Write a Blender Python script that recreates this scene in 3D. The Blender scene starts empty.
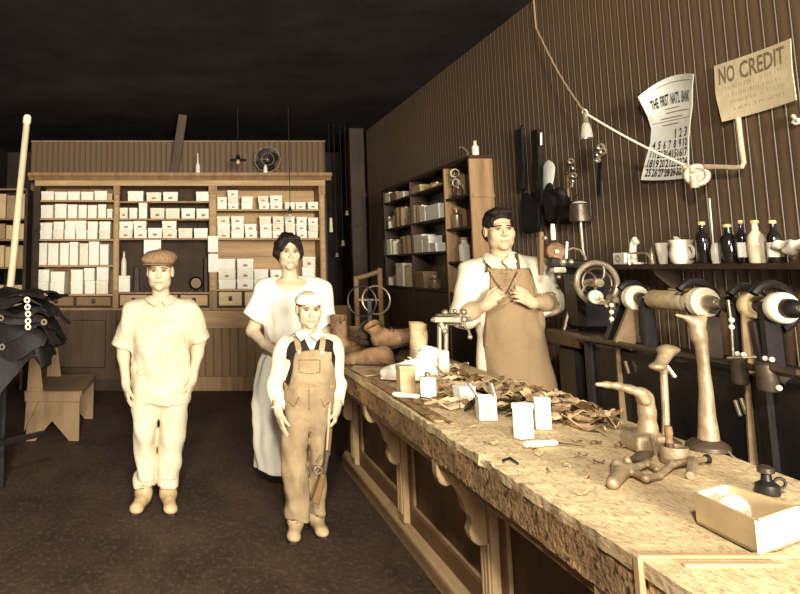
import bpy, bmesh, math, random
import numpy as np
from mathutils import Vector, Matrix

# ------------------------------------------------------------------ camera, light, exposure
F, PX, PY, TH, HC = 700.0, 190.0, 179.0, math.radians(7.3), 1.40
scene = bpy.context.scene
C = scene.collection
cam_data = bpy.data.cameras.new('camera')
cam = bpy.data.objects.new('camera', cam_data)
C.objects.link(cam)
cam.location = (0, 0, HC)
cam.rotation_euler = (math.radians(90) + TH, 0, 0)
cam_data.sensor_width = 36.0
cam_data.lens = 36.0 * F / 800.0
cam_data.shift_x = (400 - PX) / 800.0
cam_data.shift_y = -(297 - PY) / 800.0
cam_data.clip_start = 0.05
scene.camera = cam

world = bpy.data.worlds.new('world')
scene.world = world
world.use_nodes = True
world.node_tree.nodes['Background'].inputs[0].default_value = (0.9, 0.8, 0.62, 1)
world.node_tree.nodes['Background'].inputs[1].default_value = 0.6

def area_light(name, loc, target, sx, sy, power, color):
    l = bpy.data.lights.new(name, 'AREA')
    l.shape = 'RECTANGLE'; l.size = sx; l.size_y = sy
    l.energy = power; l.color = color
    o = bpy.data.objects.new(name, l); C.objects.link(o)
    o.location = loc
    o.rotation_euler = (Vector(target) - Vector(loc)).to_track_quat('-Z', 'Y').to_euler()
    return o
# daylight through the shop-front window behind the photographer, and the photographer's flash pan
area_light('shop_window_daylight', (1.05, -5.8, 2.05), (0.4, 6, 1.1), 2.3, 1.8, 1150, (1.0, 0.955, 0.87))
fl = bpy.data.lights.new('flash_pan', 'POINT')
fl.energy = 520; fl.color = (1.0, 0.955, 0.87); fl.shadow_soft_size = 0.16
flo = bpy.data.objects.new('flash_pan', fl); C.objects.link(flo); flo.location = (-0.2, -0.9, 2.95)

vs = scene.view_settings
vs.view_transform = 'Standard'; vs.look = 'None'; vs.gamma = 1.0; vs.use_curve_mapping = False
vs.exposure = 0.62

# ------------------------------------------------------------------ pixel helpers
cT, sT = math.cos(TH), math.sin(TH)
ORG = np.array([0, 0, HC])
def ray(x, y):
    a = (x - PX) / F; b = (PY - y) / F
    return np.array([a, cT - b * sT, sT + b * cT])
def at_z(x, y, z): d = ray(x, y); return ORG + d * (z - HC) / d[2]
def at_y(x, y, Y): d = ray(x, y); return ORG + d * Y / d[1]
def at_x(x, y, X): d = ray(x, y); return ORG + d * X / d[0]
rnd = random.Random(7)

# ------------------------------------------------------------------ materials
def lin(c):
    return tuple(((v / 255) / 12.92 if v / 255 <= 0.04045 else ((v / 255 + 0.055) / 1.055) ** 2.4) for v in c)
MATS = {}
def mat(name, rgb, rough=0.7, var=0.18, scale=9.0, bump=0.0, metal=0.0, stretch=(1, 1, 1), bscale=None, spec=None,
        fleck=None, fleck_scale=60.0, fleck_amt=0.45, grime=None, grime_scale=3.0, grime_amt=0.5, trans=0.0):
    m = bpy.data.materials.new(name); m.use_nodes = True
    nt = m.node_tree; N = nt.nodes; L = nt.links
    b = N['Principled BSDF']
    b.inputs['Roughness'].default_value = rough
    b.inputs['Metallic'].default_value = metal
    b.inputs['Specular IOR Level'].default_value = spec if spec is not None else (0.5 if metal or rough < 0.36 else 0.18)
    if trans: b.inputs['Transmission Weight'].default_value = trans
    tc = N.new('ShaderNodeTexCoord'); mp = N.new('ShaderNodeMapping')
    mp.inputs['Scale'].default_value = stretch
    L.new(tc.outputs['Object'], mp.inputs['Vector'])
    nz = N.new('ShaderNodeTexNoise'); nz.inputs['Scale'].default_value = scale
    nz.inputs['Detail'].default_value = 6.0; nz.inputs['Roughness'].default_value = 0.65
    L.new(mp.outputs[0], nz.inputs['Vector'])
    c = lin(rgb)
    ramp = N.new('ShaderNodeValToRGB')
    ramp.color_ramp.elements[0].position = 0.3; ramp.color_ramp.elements[1].position = 0.72
    ramp.color_ramp.elements[0].color = tuple(v * (1 - var) ** 2 for v in c) + (1,)
    ramp.color_ramp.elements[1].color = tuple(min(1, v * (1 + var)) for v in c) + (1,)
    L.new(nz.outputs['Fac'], ramp.inputs['Fac'])
    out = ramp.outputs['Color']
    def layer(out, rgb2, sc, amt, lo, hi):
        n2 = N.new('ShaderNodeTexNoise'); n2.inputs['Scale'].default_value = sc
        n2.inputs['Detail'].default_value = 8.0; n2.inputs['Roughness'].default_value = 0.7
        L.new(mp.outputs[0], n2.inputs['Vector'])
        r2 = N.new('ShaderNodeValToRGB')
        r2.color_ramp.elements[0].position = lo; r2.color_ramp.elements[1].position = hi
        r2.color_ramp.elements[0].color = (0, 0, 0, 1); r2.color_ramp.elements[1].color = (amt, amt, amt, 1)
        L.new(n2.outputs['Fac'], r2.inputs['Fac'])
        mx = N.new('ShaderNodeMixRGB'); mx.inputs['Color2'].default_value = lin(rgb2) + (1,)
        L.new(r2.outputs['Color'], mx.inputs['Fac']); L.new(out, mx.inputs['Color1'])
        return mx.outputs['Color']
    if grime: out = layer(out, grime, grime_scale, grime_amt, 0.42, 0.68)
    if fleck: out = layer(out, fleck, fleck_scale, fleck_amt, 0.52, 0.60)
    L.new(out, b.inputs['Base Color'])
    if bump:
        bn = N.new('ShaderNodeTexNoise'); bn.inputs['Scale'].default_value = bscale or scale * 4
        bn.inputs['Detail'].default_value = 5.0
        L.new(mp.outputs[0], bn.inputs['Vector'])
        bp = N.new('ShaderNodeBump'); bp.inputs['Strength'].default_value = bump
        bp.inputs['Distance'].default_value = 0.01
        L.new(bn.outputs['Fac'], bp.inputs['Height']); L.new(bp.outputs['Normal'], b.inputs['Normal'])
    MATS[name] = m
    return m
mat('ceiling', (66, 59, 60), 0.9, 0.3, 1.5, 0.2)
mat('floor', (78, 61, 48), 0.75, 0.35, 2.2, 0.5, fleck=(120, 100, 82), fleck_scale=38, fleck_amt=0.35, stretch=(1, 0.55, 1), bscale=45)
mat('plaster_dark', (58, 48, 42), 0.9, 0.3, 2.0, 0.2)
mat('beadboard', (98, 77, 54), 0.40, spec=0.45, var=0.22, scale=3.0, bump=0.10, stretch=(1, 1, 0.25), grime=(62, 50, 42), grime_scale=1.3, grime_amt=0.7)
mat('back_beadboard', (112, 87, 61), 0.55, 0.2, 3.0, 0.1, stretch=(1, 1, 0.3), grime=(96, 74, 54), grime_scale=1.6, grime_amt=0.6)
mat('case_wood', (190, 155, 108), 0.55, 0.2, 5.0, 0.12, stretch=(0.25, 1, 3), grime=(150, 118, 80), grime_scale=3.0, grime_amt=0.45)
mat('case_post', (158, 124, 84), 0.5, 0.22, 5.0, 0.12, stretch=(3, 1, 0.3))
mat('case_base', (146, 114, 78), 0.55, 0.22, 4.0, 0.12, stretch=(3, 1, 0.3), grime=(92, 70, 48), grime_scale=2.0, grime_amt=0.55)
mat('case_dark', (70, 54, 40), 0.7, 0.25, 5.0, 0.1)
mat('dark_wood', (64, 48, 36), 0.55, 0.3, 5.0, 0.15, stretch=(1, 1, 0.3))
mat('mid_wood', (140, 110, 76), 0.6, 0.25, 5.0, 0.15, stretch=(1, 1, 0.3))
mat('card_white', (250, 242, 220), 0.75, 0.07, 12, 0.05)
mat('card_cream', (242, 230, 202), 0.75, 0.10, 12, 0.05)
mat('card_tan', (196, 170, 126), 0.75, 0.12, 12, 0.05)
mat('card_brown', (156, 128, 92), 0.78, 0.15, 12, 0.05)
mat('label_ink', (176, 148, 108), 0.8, 0.2, 40)
mat('black_ink', (36, 29, 26), 0.8, 0.05, 40)
mat('faint_ink', (142, 120, 86), 0.85, 0.2, 40)
mat('paper', (252, 246, 228), 0.8, 0.06, 8, 0.05)
mat('sign_card', (226, 206, 164), 0.85, 0.12, 14, 0.08, grime=(198, 176, 132), grime_scale=9, grime_amt=0.5)
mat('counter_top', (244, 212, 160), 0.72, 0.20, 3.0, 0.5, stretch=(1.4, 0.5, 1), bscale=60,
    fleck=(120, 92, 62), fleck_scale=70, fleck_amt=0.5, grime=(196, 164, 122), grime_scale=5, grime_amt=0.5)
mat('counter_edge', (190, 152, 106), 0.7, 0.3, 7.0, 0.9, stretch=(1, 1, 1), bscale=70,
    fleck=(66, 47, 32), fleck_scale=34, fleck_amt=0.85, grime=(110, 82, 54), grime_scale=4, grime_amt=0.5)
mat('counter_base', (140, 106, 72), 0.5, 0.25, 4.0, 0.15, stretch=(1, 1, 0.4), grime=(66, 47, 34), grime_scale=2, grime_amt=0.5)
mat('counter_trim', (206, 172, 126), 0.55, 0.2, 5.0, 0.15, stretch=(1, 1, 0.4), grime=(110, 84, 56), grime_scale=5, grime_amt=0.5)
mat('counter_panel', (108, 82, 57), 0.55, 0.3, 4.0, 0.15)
mat('iron_dark', (42, 36, 32), 0.42, 0.3, 8.0, 0.12, metal=0.35)
mat('iron', (96, 82, 66), 0.38, 0.25, 10.0, 0.15, metal=0.6)
mat('steel', (196, 178, 146), 0.30, 0.2, 12.0, 0.08, metal=0.7)
mat('last_iron', (176, 152, 116), 0.48, 0.25, 12.0, 0.25, metal=0.3, grime=(84, 66, 48), grime_scale=9, grime_amt=0.6)
mat('felt', (232, 216, 184), 0.85, 0.10, 20, 0.3)
mat('sandpaper', (206, 180, 134), 0.9, 0.15, 30, 0.4)
mat('belt', (120, 98, 70), 0.6, 0.25, 8.0, 0.1)
mat('leather_dark', (76, 58, 43), 0.52, 0.35, 9.0, 0.35, bscale=40)
mat('leather_brown', (146, 112, 76), 0.55, 0.35, 9.0, 0.5, bscale=40, grime=(74, 54, 38), grime_scale=14, grime_amt=0.75)
mat('leather_tan', (216, 184, 138), 0.55, 0.3, 9.0, 0.3, bscale=40)
mat('leather_scrap', (200, 166, 120), 0.6, 0.35, 12.0, 0.3)
mat('leather_white', (244, 234, 208), 0.5, 0.06, 9.0, 0.1)
mat('skin', (204, 181, 146), 0.55, 0.05, 14, 0.03)
mat('skin_ruddy', (204, 176, 136), 0.55, 0.07, 14, 0.03)
mat('lips', (146, 104, 78), 0.5, 0.05, 20)
mat('hair', (42, 33, 28), 0.45, 0.3, 40, 0.5, stretch=(3, 3, 1))
mat('eye_white', (172, 150, 118), 0.35, 0.03, 20)
mat('eye_dark', (62, 46, 36), 0.3, 0.05, 20)
mat('brow', (120, 90, 64), 0.8, 0.1, 30)
mat('cloth_white', (238, 230, 206), 0.9, 0.04, 5, 0.12, bscale=180)
mat('cloth_pale', (214, 200, 168), 0.9, 0.07, 7, 0.15, bscale=160, grime=(180, 162, 124), grime_scale=6, grime_amt=0.55)
mat('cloth_shirt', (226, 212, 182), 0.9, 0.06, 7, 0.15, bscale=160)
mat('cloth_seam', (196, 180, 146), 0.9, 0.06, 12, 0.1)
mat('cloth_tan', (172, 147, 110), 0.88, 0.16, 6, 0.25, bscale=150, grime=(128, 104, 74), grime_scale=7, grime_amt=0.6)
mat('cloth_vest', (52, 40, 32), 0.9, 0.15, 9, 0.15)
mat('cloth_trouser', (84, 66, 50), 0.9, 0.15, 9, 0.15)
mat('cap_tweed', (146, 116, 82), 0.9, 0.25, 60, 0.3)
mat('apron', (166, 138, 100), 0.8, 0.18, 5, 0.25, bscale=120, grime=(104, 82, 58), grime_scale=5, grime_amt=0.65)
mat('apron_strap', (96, 72, 50), 0.8, 0.15, 9, 0.1)
mat('shoe_pale', (200, 172, 128), 0.5, 0.2, 12, 0.2)
mat('sole', (60, 46, 36), 0.7, 0.2, 12, 0.1)
mat('bottle_dark', (30, 25, 22), 0.10, 0.1, 10, 0, spec=0.8)
mat('bottle_clear', (214, 196, 160), 0.12, 0.05, 10, 0, spec=0.7)
mat('cork', (190, 160, 114), 0.8, 0.2, 30, 0.1)
mat('ceramic', (236, 224, 196), 0.3, 0.05, 10)
mat('tin', (172, 150, 114), 0.32, 0.2, 10, 0.05, metal=0.5)
mat('cord', (150, 128, 96), 0.8, 0.2, 60, 0.2)
mat('cord_dark', (54, 44, 36), 0.8, 0.2, 60, 0.2)
mat('pipe', (206, 184, 146), 0.4, 0.15, 10, 0.05, metal=0.3)
mat('case_brown', (88, 67, 48), 0.6, 0.25, 4.0, 0.12, stretch=(3, 1, 0.3))  # darker brown for the left half of the bookcase base and the plank
mat('leather_black', (34, 28, 25), 0.6, 0.35, 9.0, 0.35, bscale=40)
mat('drawer_pale', (216, 188, 140), 0.6, 0.15, 5.0, 0.1, stretch=(0.3, 1, 3))
mat('seam_dark', (124, 100, 70), 0.9, 0.06, 12, 0.1)
mat('gun_steel', (206, 190, 158), 0.32, 0.1, 12, 0.0, metal=0.25)
mat('lamp_glass', (236, 226, 204), 0.12, 0.03, 10, 0, trans=0.65, spec=0.6)
mat('pole_paint', (206, 186, 150), 0.6, 0.25, 9.0, 0.1, stretch=(1, 1, 0.2))
mat('pale_ink', (182, 160, 120), 0.85, 0.2, 40)
mat('bench_wood', (140, 114, 82), 0.7, 0.25, 4.0, 0.25, stretch=(3, 1, 0.4), grime=(110, 86, 58), grime_scale=4, grime_amt=0.5)
mat('rifle_wood', (132, 98, 64), 0.4, 0.2, 10, 0.1, stretch=(4, 4, 0.5))
def M(n): return MATS[n]

# ------------------------------------------------------------------ object helpers
def tag(o, label, cat, group=None, kind=None):
    if label: o['label'] = label
    if cat: o['category'] = cat
    if group: o['group'] = group
    if kind: o['kind'] = kind
    return o
def thing(name, label, cat, loc, group=None):
    o = bpy.data.objects.new(name, None); C.objects.link(o)
    o.empty_display_size = 0.05
    o.location = tuple(float(v) for v in loc)
    return tag(o, label, cat, group)
def wloc(o):
    v = Vector((0, 0, 0))
    while o is not None:
        v = v + Vector(o.location); o = o.parent
    return v
def link_mesh(name, me, material, parent=None, loc=None):
    o = bpy.data.objects.new(name, me); C.objects.link(o)
    if material is not None and len(me.materials) == 0:
        me.materials.append(M(material) if isinstance(material, str) else material)
    if loc is not None: o.location = tuple(float(v) for v in loc)
    if parent is not None: o.parent = parent
    return o
def frame_from(axis):
    z = Vector(axis).normalized()
    t = Vector((0, 0, 1)) if abs(z.z) < 0.9 else Vector((1, 0, 0))
    x = t.cross(z).normalized(); y = z.cross(x)
    return np.array([x, y, z])
class MB:
    def __init__(s): s.v = []; s.f = []
    def add(s, vs, fs):
        n = len(s.v)
        s.v += [tuple(float(q) for q in p) for p in vs]
        s.f += [tuple(i + n for i in f) for f in fs]
        return s
    def bx(s, x0, x1, y0, y1, z0, z1):
        vs = [(x0, y0, z0), (x1, y0, z0), (x1, y1, z0), (x0, y1, z0), (x0, y0, z1), (x1, y0, z1), (x1, y1, z1), (x0, y1, z1)]
        return s.add(vs, [(0, 3, 2, 1), (4, 5, 6, 7), (0, 1, 5, 4), (1, 2, 6, 5), (2, 3, 7, 6), (3, 0, 4, 7)])
    def box(s, c, size, rot=(0, 0, 0), taper=1.0):
        from mathutils import Euler
        R = np.array(Euler(rot).to_matrix())
        h = np.array(size) / 2
        vs = []
        for z in (-1, 1):
            k = taper if z > 0 else 1.0
            for x, y in ((-1, -1), (1, -1), (1, 1), (-1, 1)):
                vs.append(np.array(c) + R @ (np.array([x * k, y * k, z]) * h))
        return s.add(vs, [(0, 3, 2, 1), (4, 5, 6, 7), (0, 1, 5, 4), (1, 2, 6, 5), (2, 3, 7, 6), (3, 0, 4, 7)])
    def bar(s, a, b, w, h, up=(0, 0, 1)):
        a = np.array(a, float); b = np.array(b, float); d = b - a; d /= np.linalg.norm(d)
        x = np.cross(d, up); x /= (np.linalg.norm(x) + 1e-9); y = np.cross(x, d)
        vs = []
        for p in (a, b):
            for i, j in ((-1, -1), (1, -1), (1, 1), (-1, 1)):
                vs.append(p + x * i * w / 2 + y * j * h / 2)
        return s.add(vs, [(0, 3, 2, 1), (4, 5, 6, 7), (0, 1, 5, 4), (1, 2, 6, 5), (2, 3, 7, 6), (3, 0, 4, 7)])
    def lathe(s, prof, o, axis=(0, 0, 1), n=16, cap=True):
        fr = frame_from(axis); o = np.array(o, float)
        vs = []; fs = []
        for r, h in prof:
            for i in range(n):
                a = 2 * math.pi * i / n
                vs.append(o + fr[0] * r * math.cos(a) + fr[1] * r * math.sin(a) + fr[2] * h)
        for k in range(len(prof) - 1):
            for i in range(n):
                j = (i + 1) % n
                fs.append((k * n + i, k * n + j, (k + 1) * n + j, (k + 1) * n + i))
        if cap:
            fs.append(tuple(range(n - 1, -1, -1)))
            fs.append(tuple(range((len(prof) - 1) * n, len(prof) * n)))
        return s.add(vs, fs)
    def cyl(s, a, b, r, r2=None, n=14):
        a = np.array(a, float); b = np.array(b, float)
        L = float(np.linalg.norm(b - a))
        return s.lathe([(r, 0), (r2 if r2 is not None else r, L)], a, b - a, n)
    def tube(s, pts, r, n=8, r2=None):
        P = [np.array(p, float) for p in pts]; m = len(P)
        vs = []; fs = []; x = None
        for k in range(m):
            t = P[min(k + 1, m - 1)] - P[max(k - 1, 0)]; t = t / (np.linalg.norm(t) + 1e-9)
            if x is None:
                x = frame_from(t)[0]
            x = x - t * np.dot(x, t); x /= np.linalg.norm(x); y = np.cross(t, x)
            rr = r if r2 is None else r + (r2 - r) * k / (m - 1)
            for i in range(n):
                a = 2 * math.pi * i / n
                vs.append(P[k] + (x * math.cos(a) + y * math.sin(a)) * rr)
        for k in range(m - 1):
            for i in range(n):
                j = (i + 1) % n
                fs.append((k * n + i, k * n + j, (k + 1) * n + j, (k + 1) * n + i))
        fs.append(tuple(range(n - 1, -1, -1))); fs.append(tuple(range((m - 1) * n, m * n)))
        return s.add(vs, fs)
    def torus(s, c, axis, R, r, n=28, m=8, arc=2 * math.pi, a0=0.0):
        fr = frame_from(axis); c = np.array(c, float)
        full = arc > 6.28
        pts = []
        k = n if full else n + 1
        vs = []; fs = []
        for i in range(k):
            a = a0 + arc * i / n
            d = fr[0] * math.cos(a) + fr[1] * math.sin(a)
            for j in range(m):
                b = 2 * math.pi * j / m
                vs.append(c + d * (R + r * math.cos(b)) + fr[2] * r * math.sin(b))
        for i in range(n):
            i2 = (i + 1) % k
            for j in range(m):
                j2 = (j + 1) % m
                fs.append((i * m + j, i2 * m + j, i2 * m + j2, i * m + j2))
        return s.add(vs, fs)
    def sphere(s, c, r, n=14, m=9):
        r = (r, r, r) if not hasattr(r, '__len__') else r
        vs = [np.array(c) + np.array((0, 0, -r[2]))]; fs = []
        for k in range(1, m):
            t = -math.pi / 2 + math.pi * k / m
            for i in range(n):
                a = 2 * math.pi * i / n
                vs.append(np.array(c) + np.array((r[0] * math.cos(t) * math.cos(a), r[1] * math.cos(t) * math.sin(a), r[2] * math.sin(t))))
        vs.append(np.array(c) + np.array((0, 0, r[2])))
        for i in range(n):
            j = (i + 1) % n
            fs.append((0, 1 + j, 1 + i))
            for k in range(m - 2):
                a = 1 + k * n
                fs.append((a + i, a + j, a + n + j, a + n + i))
            a = 1 + (m - 2) * n
            fs.append((a + i, a + j, len(vs) - 1))
        return s.add(vs, fs)
    def prism(s, poly, o, ux, uy, th):
        """polygon in the (ux, uy) plane at o, extruded by th along ux x uy"""
        o = np.array(o, float); ux = np.array(ux, float); uy = np.array(uy, float)
        nn = np.cross(ux, uy); nn = nn / np.linalg.norm(nn) * th
        a = [o + ux * p[0] + uy * p[1] for p in poly]
        b = [p + nn for p in a]; k = len(a)
        fs = [tuple(range(k - 1, -1, -1)), tuple(range(k, 2 * k))]
        for i in range(k):
            j = (i + 1) % k
            fs.append((i, j, k + j, k + i))
        return s.add(a + b, fs)
    def sheet(s, P, Q=None, th=0.0015):
        """grid of points P[i][j] given thickness along -normal estimate"""
        P = np.array(P, float); ni, nj = P.shape[:2]
        du = np.gradient(P, axis=1); dv = np.gradient(P, axis=0)
        nn = np.cross(du, dv); nn /= (np.linalg.norm(nn, axis=2, keepdims=True) + 1e-9)
        B = P - nn * th
        vs = list(P.reshape(-1, 3)) + list(B.reshape(-1, 3)); K = ni * nj; fs = []
        for i in range(ni - 1):
            for j in range(nj - 1):
                a, b, c, d = i * nj + j, i * nj + j + 1, (i + 1) * nj + j + 1, (i + 1) * nj + j
                fs.append((a, b, c, d)); fs.append((K + d, K + c, K + b, K + a))
        for i in range(ni - 1):
            a, d = i * nj, (i + 1) * nj; fs.append((a, d, K + d, K + a))
            a, d = i * nj + nj - 1, (i + 1) * nj + nj - 1; fs.append((d, a, K + a, K + d))
        for j in range(nj - 1):
            fs.append((j + 1, j, K + j, K + j + 1))
            a = (ni - 1) * nj + j; fs.append((a, a + 1, K + a + 1, K + a))
        return s.add(vs, fs)
    def mesh(s, name, off=(0, 0, 0), smooth=35, bevel=0.0, fix=True):
        me = bpy.data.meshes.new(name)
        me.from_pydata([(a - off[0], b - off[1], c - off[2]) for a, b, c in s.v], [], s.f)
        bm = bmesh.new(); bm.from_mesh(me)
        if fix: bmesh.ops.recalc_face_normals(bm, faces=bm.faces)
        if bevel:
            ed = [e for e in bm.edges if len(e.link_faces) == 2 and e.calc_face_angle(0) > 0.6]
            bmesh.ops.bevel(bm, geom=ed, offset=bevel, segments=1, affect='EDGES', clamp_overlap=True)
        bm.to_mesh(me); bm.free()
        if smooth:
            me.shade_smooth()
            me.set_sharp_from_angle(angle=math.radians(smooth))
        return me
    def build(s, name, material, parent=None, smooth=35, bevel=0.0, origin=None):
        """world-space geometry; a child is stored relative to its parent, a top-level mesh gets its origin at its base"""
        if parent is not None:
            off = wloc(parent)
            return link_mesh(name, s.mesh(name, off, smooth, bevel), material, parent)
        if origin is None:
            A = np.array(s.v); origin = ((A[:, 0].min() + A[:, 0].max()) / 2, (A[:, 1].min() + A[:, 1].max()) / 2, A[:, 2].min())
        return link_mesh(name, s.mesh(name, origin, smooth, bevel), material, None, origin)
def struct(name, mb, material, bevel=0.0, smooth=35):
    o = mb.build(name, material, None, smooth, bevel, origin=(0, 0, 0))
    o['kind'] = 'structure'
    return o

# ------------------------------------------------------------------ signed-distance modelling for bodies, clothes, shoes
class Field:
    def __init__(s, lo, hi, res):
        s.lo = np.minimum(np.array(lo, float), np.array(hi, float)); hi = np.maximum(np.array(lo, float), np.array(hi, float))
        s.res = res
        s.n = np.ceil((hi - s.lo) / res).astype(int) + 1
        s.D = np.full(tuple(s.n), 0.5, np.float32)
        s.ax = [(s.lo[i] + np.arange(s.n[i]) * res).astype(np.float32) for i in range(3)]
    def blk(s, lo, hi):
        a = np.clip(np.floor((np.array(lo) - s.lo) / s.res).astype(int), 0, s.n - 1)
        b = np.clip(np.ceil((np.array(hi) - s.lo) / s.res).astype(int) + 1, 1, s.n)
        b = np.maximum(b, a + 1)
        sl = tuple(slice(a[i], b[i]) for i in range(3))
        return sl, s.ax[0][sl[0]][:, None, None], s.ax[1][sl[1]][None, :, None], s.ax[2][sl[2]][None, None, :]
    def put(s, sl, d, k, op):
        A = s.D[sl]; k = max(k, 1e-5)
        if op == 'add':
            h = np.clip(0.5 + 0.5 * (A - d) / k, 0, 1)
            s.D[sl] = A * (1 - h) + d * h - k * h * (1 - h)
        else:
            h = np.clip(0.5 - 0.5 * (A + d) / k, 0, 1)
            s.D[sl] = A * (1 - h) - d * h + k * h * (1 - h)
    def rc(s, a, b, r1, r2=None, k=0.02, op='add', cut=False, cuta=False):
        a = np.array(a, float); b = np.array(b, float); r2 = r1 if r2 is None else r2
        m = max(r1, r2) + k + 4 * s.res
        sl, X, Y, Z = s.blk(np.minimum(a, b) - m, np.maximum(a, b) + m)
        d = b - a; L2 = float(d @ d) + 1e-12
        t0 = ((X - a[0]) * d[0] + (Y - a[1]) * d[1] + (Z - a[2]) * d[2]) / L2
        t = np.clip(t0, 0, 1)
        dist = np.sqrt((X - a[0] - t * d[0]) ** 2 + (Y - a[1] - t * d[1]) ** 2 + (Z - a[2] - t * d[2]) ** 2) - (r1 + (r2 - r1) * t)
        L = math.sqrt(L2)
        if cut: dist = np.maximum(dist, (t0 - 1) * L)
        if cuta: dist = np.maximum(dist, -t0 * L)
        s.put(sl, dist, k, op); return s
    def el(s, c, r, k=0.02, op='add', R=None):
        c = np.array(c, float); r = np.array(r if hasattr(r, '__len__') else (r, r, r), float)
        m = r.max() + k + 4 * s.res
        sl, X, Y, Z = s.blk(c - m, c + m)
        x, y, z = X - c[0], Y - c[1], Z - c[2]
        if R is not None:
            R = np.array(R)  # rows are local axes
            x, y, z = (R[0][0] * x + R[0][1] * y + R[0][2] * z, R[1][0] * x + R[1][1] * y + R[1][2] * z, R[2][0] * x + R[2][1] * y + R[2][2] * z)
        k0 = np.sqrt((x / r[0]) ** 2 + (y / r[1]) ** 2 + (z / r[2]) ** 2)
        k1 = np.sqrt((x / r[0] ** 2) ** 2 + (y / r[1] ** 2) ** 2 + (z / r[2] ** 2) ** 2) + 1e-9
        s.put(sl, k0 * (k0 - 1) / k1, k, op); return s
    def box(s, c, h, k=0.01, op='add', rad=0.0, R=None):
        c = np.array(c, float); h = np.array(h, float)
        m = np.linalg.norm(h) + k + 4 * s.res
        sl, X, Y, Z = s.blk(c - m, c + m)
        x, y, z = X - c[0], Y - c[1], Z - c[2]
        if R is not None:
            x, y, z = (R[0][0] * x + R[0][1] * y + R[0][2] * z, R[1][0] * x + R[1][1] * y + R[1][2] * z, R[2][0] * x + R[2][1] * y + R[2][2] * z)
        qx, qy, qz = np.abs(x) - h[0] + rad, np.abs(y) - h[1] + rad, np.abs(z) - h[2] + rad
        d = np.sqrt(np.maximum(qx, 0) ** 2 + np.maximum(qy, 0) ** 2 + np.maximum(qz, 0) ** 2) + np.minimum(np.maximum(np.maximum(qx, qy), qz), 0) - rad
        s.put(sl, d, k, op); return s
    def loft(s, st, k=0.02, op='add', folds=(), p=2.0):
        """st: rows (z, cx, cy, rx, ry); folds: (n, amp, phase, zfreq)"""
        st = sorted(st); A = np.array(st, float)
        m = max(A[:, 3].max(), A[:, 4].max()) * 1.2 + k + 4 * s.res
        lo = (A[:, 1].min() - m, A[:, 2].min() - m, A[0, 0] - k - 4 * s.res); hi = (A[:, 1].max() + m, A[:, 2].max() + m, A[-1, 0] + k + 4 * s.res)
        sl, X, Y, Z = s.blk(lo, hi)
        # smooth interpolation of the stations
        zz = Z[0, 0]
        zc = np.clip(zz, A[0, 0], A[-1, 0])
        fine = np.linspace(A[0, 0], A[-1, 0], 160)
        cols = []
        for q in range(1, 5):
            v = np.interp(fine, A[:, 0], A[:, q])
            ker = np.array([1, 2, 3, 4, 3, 2, 1.0]); ker /= ker.sum()
            vp = np.concatenate([[v[0]] * 3, v, [v[-1]] * 3]); v = np.convolve(vp, ker, 'valid')
            cols.append(np.interp(zc, fine, v)[None, None, :])
        cx, cy, rx, ry = cols
        u, w = (X - cx) / rx, (Y - cy) / ry
        q = (np.abs(u) ** p + np.abs(w) ** p) ** (1 / p)
        if folds:
            an = np.arctan2(w, u); g = 1.0
            for n_, amp, ph, zf in folds: g = g + amp * np.sin(n_ * an + ph + zf * Z)
            q = q / g
        d = (q - 1) * np.minimum(rx, ry)
        d = np.maximum(d, np.maximum(A[0, 0] - Z, Z - A[-1, 0]))
        s.put(sl, d, k, op); return s
    def cutplane(s, p, n):
        p = np.array(p, float); n = np.array(n, float); n /= np.linalg.norm(n)
        X, Y, Z = s.ax[0][:, None, None], s.ax[1][None, :, None], s.ax[2][None, None, :]
        s.D = np.maximum(s.D, ((X - p[0]) * n[0] + (Y - p[1]) * n[1] + (Z - p[2]) * n[2]).astype(np.float32)); return s
    def wrinkle(s, amp, f=40.0, seed=0, dirs=6):
        r = random.Random(seed)
        X, Y, Z = s.ax[0][:, None, None], s.ax[1][None, :, None], s.ax[2][None, None, :]
        acc = 0
        for i in range(dirs):
            v = np.array([r.uniform(-1, 1), r.uniform(-1, 1), r.uniform(-1, 1)]); v *= f * r.uniform(0.5, 1.4) / np.linalg.norm(v)
            acc = acc + np.sin(v[0] * X + v[1] * Y + v[2] * Z + r.uniform(0, 6) + 1.3 * np.sin(0.37 * (v[1] * X - v[0] * Z)))
        s.D = s.D + (acc * amp / dirs ** 0.5).astype(np.float32); return s
    def hit(s, px, py, y0=None):
        """distance along the view ray to the first solid sample"""
        d = ray(px, py)
        yy0 = s.lo[1]; yy1 = s.ax[1][-1]
        last = None
        for Y in np.arange(yy0, yy1, s.res * 0.5):
            p = ORG + d * Y / d[1]
            i = np.round((p - s.lo) / s.res).astype(int)
            if (i < 0).any() or (i >= s.n).any(): continue
            if s.D[tuple(i)] < 0: return p
        return None
    def mesh(s, name, off=(0, 0, 0)):
        D = s.D.copy(); D[0], D[-1] = 0.5, 0.5; D[:, 0], D[:, -1] = 0.5, 0.5; D[:, :, 0], D[:, :, -1] = 0.5, 0.5
        S = D < 0
        c = [S[i:S.shape[0] - 1 + i, j:S.shape[1] - 1 + j, k:S.shape[2] - 1 + k] for i in (0, 1) for j in (0, 1) for k in (0, 1)]
        cnt = sum(q.astype(np.int8) for q in c)
        act = np.argwhere((cnt > 0) & (cnt < 8))
        idx = np.full(cnt.shape, -1, np.int32); idx[tuple(act.T)] = np.arange(len(act))
        offs = np.array([(i, j, k) for i in (0, 1) for j in (0, 1) for k in (0, 1)])
        V = np.stack([D[tuple((act + o).T)] for o in offs], 1)
        acc = np.zeros((len(act), 3)); num = np.zeros(len(act))
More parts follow.
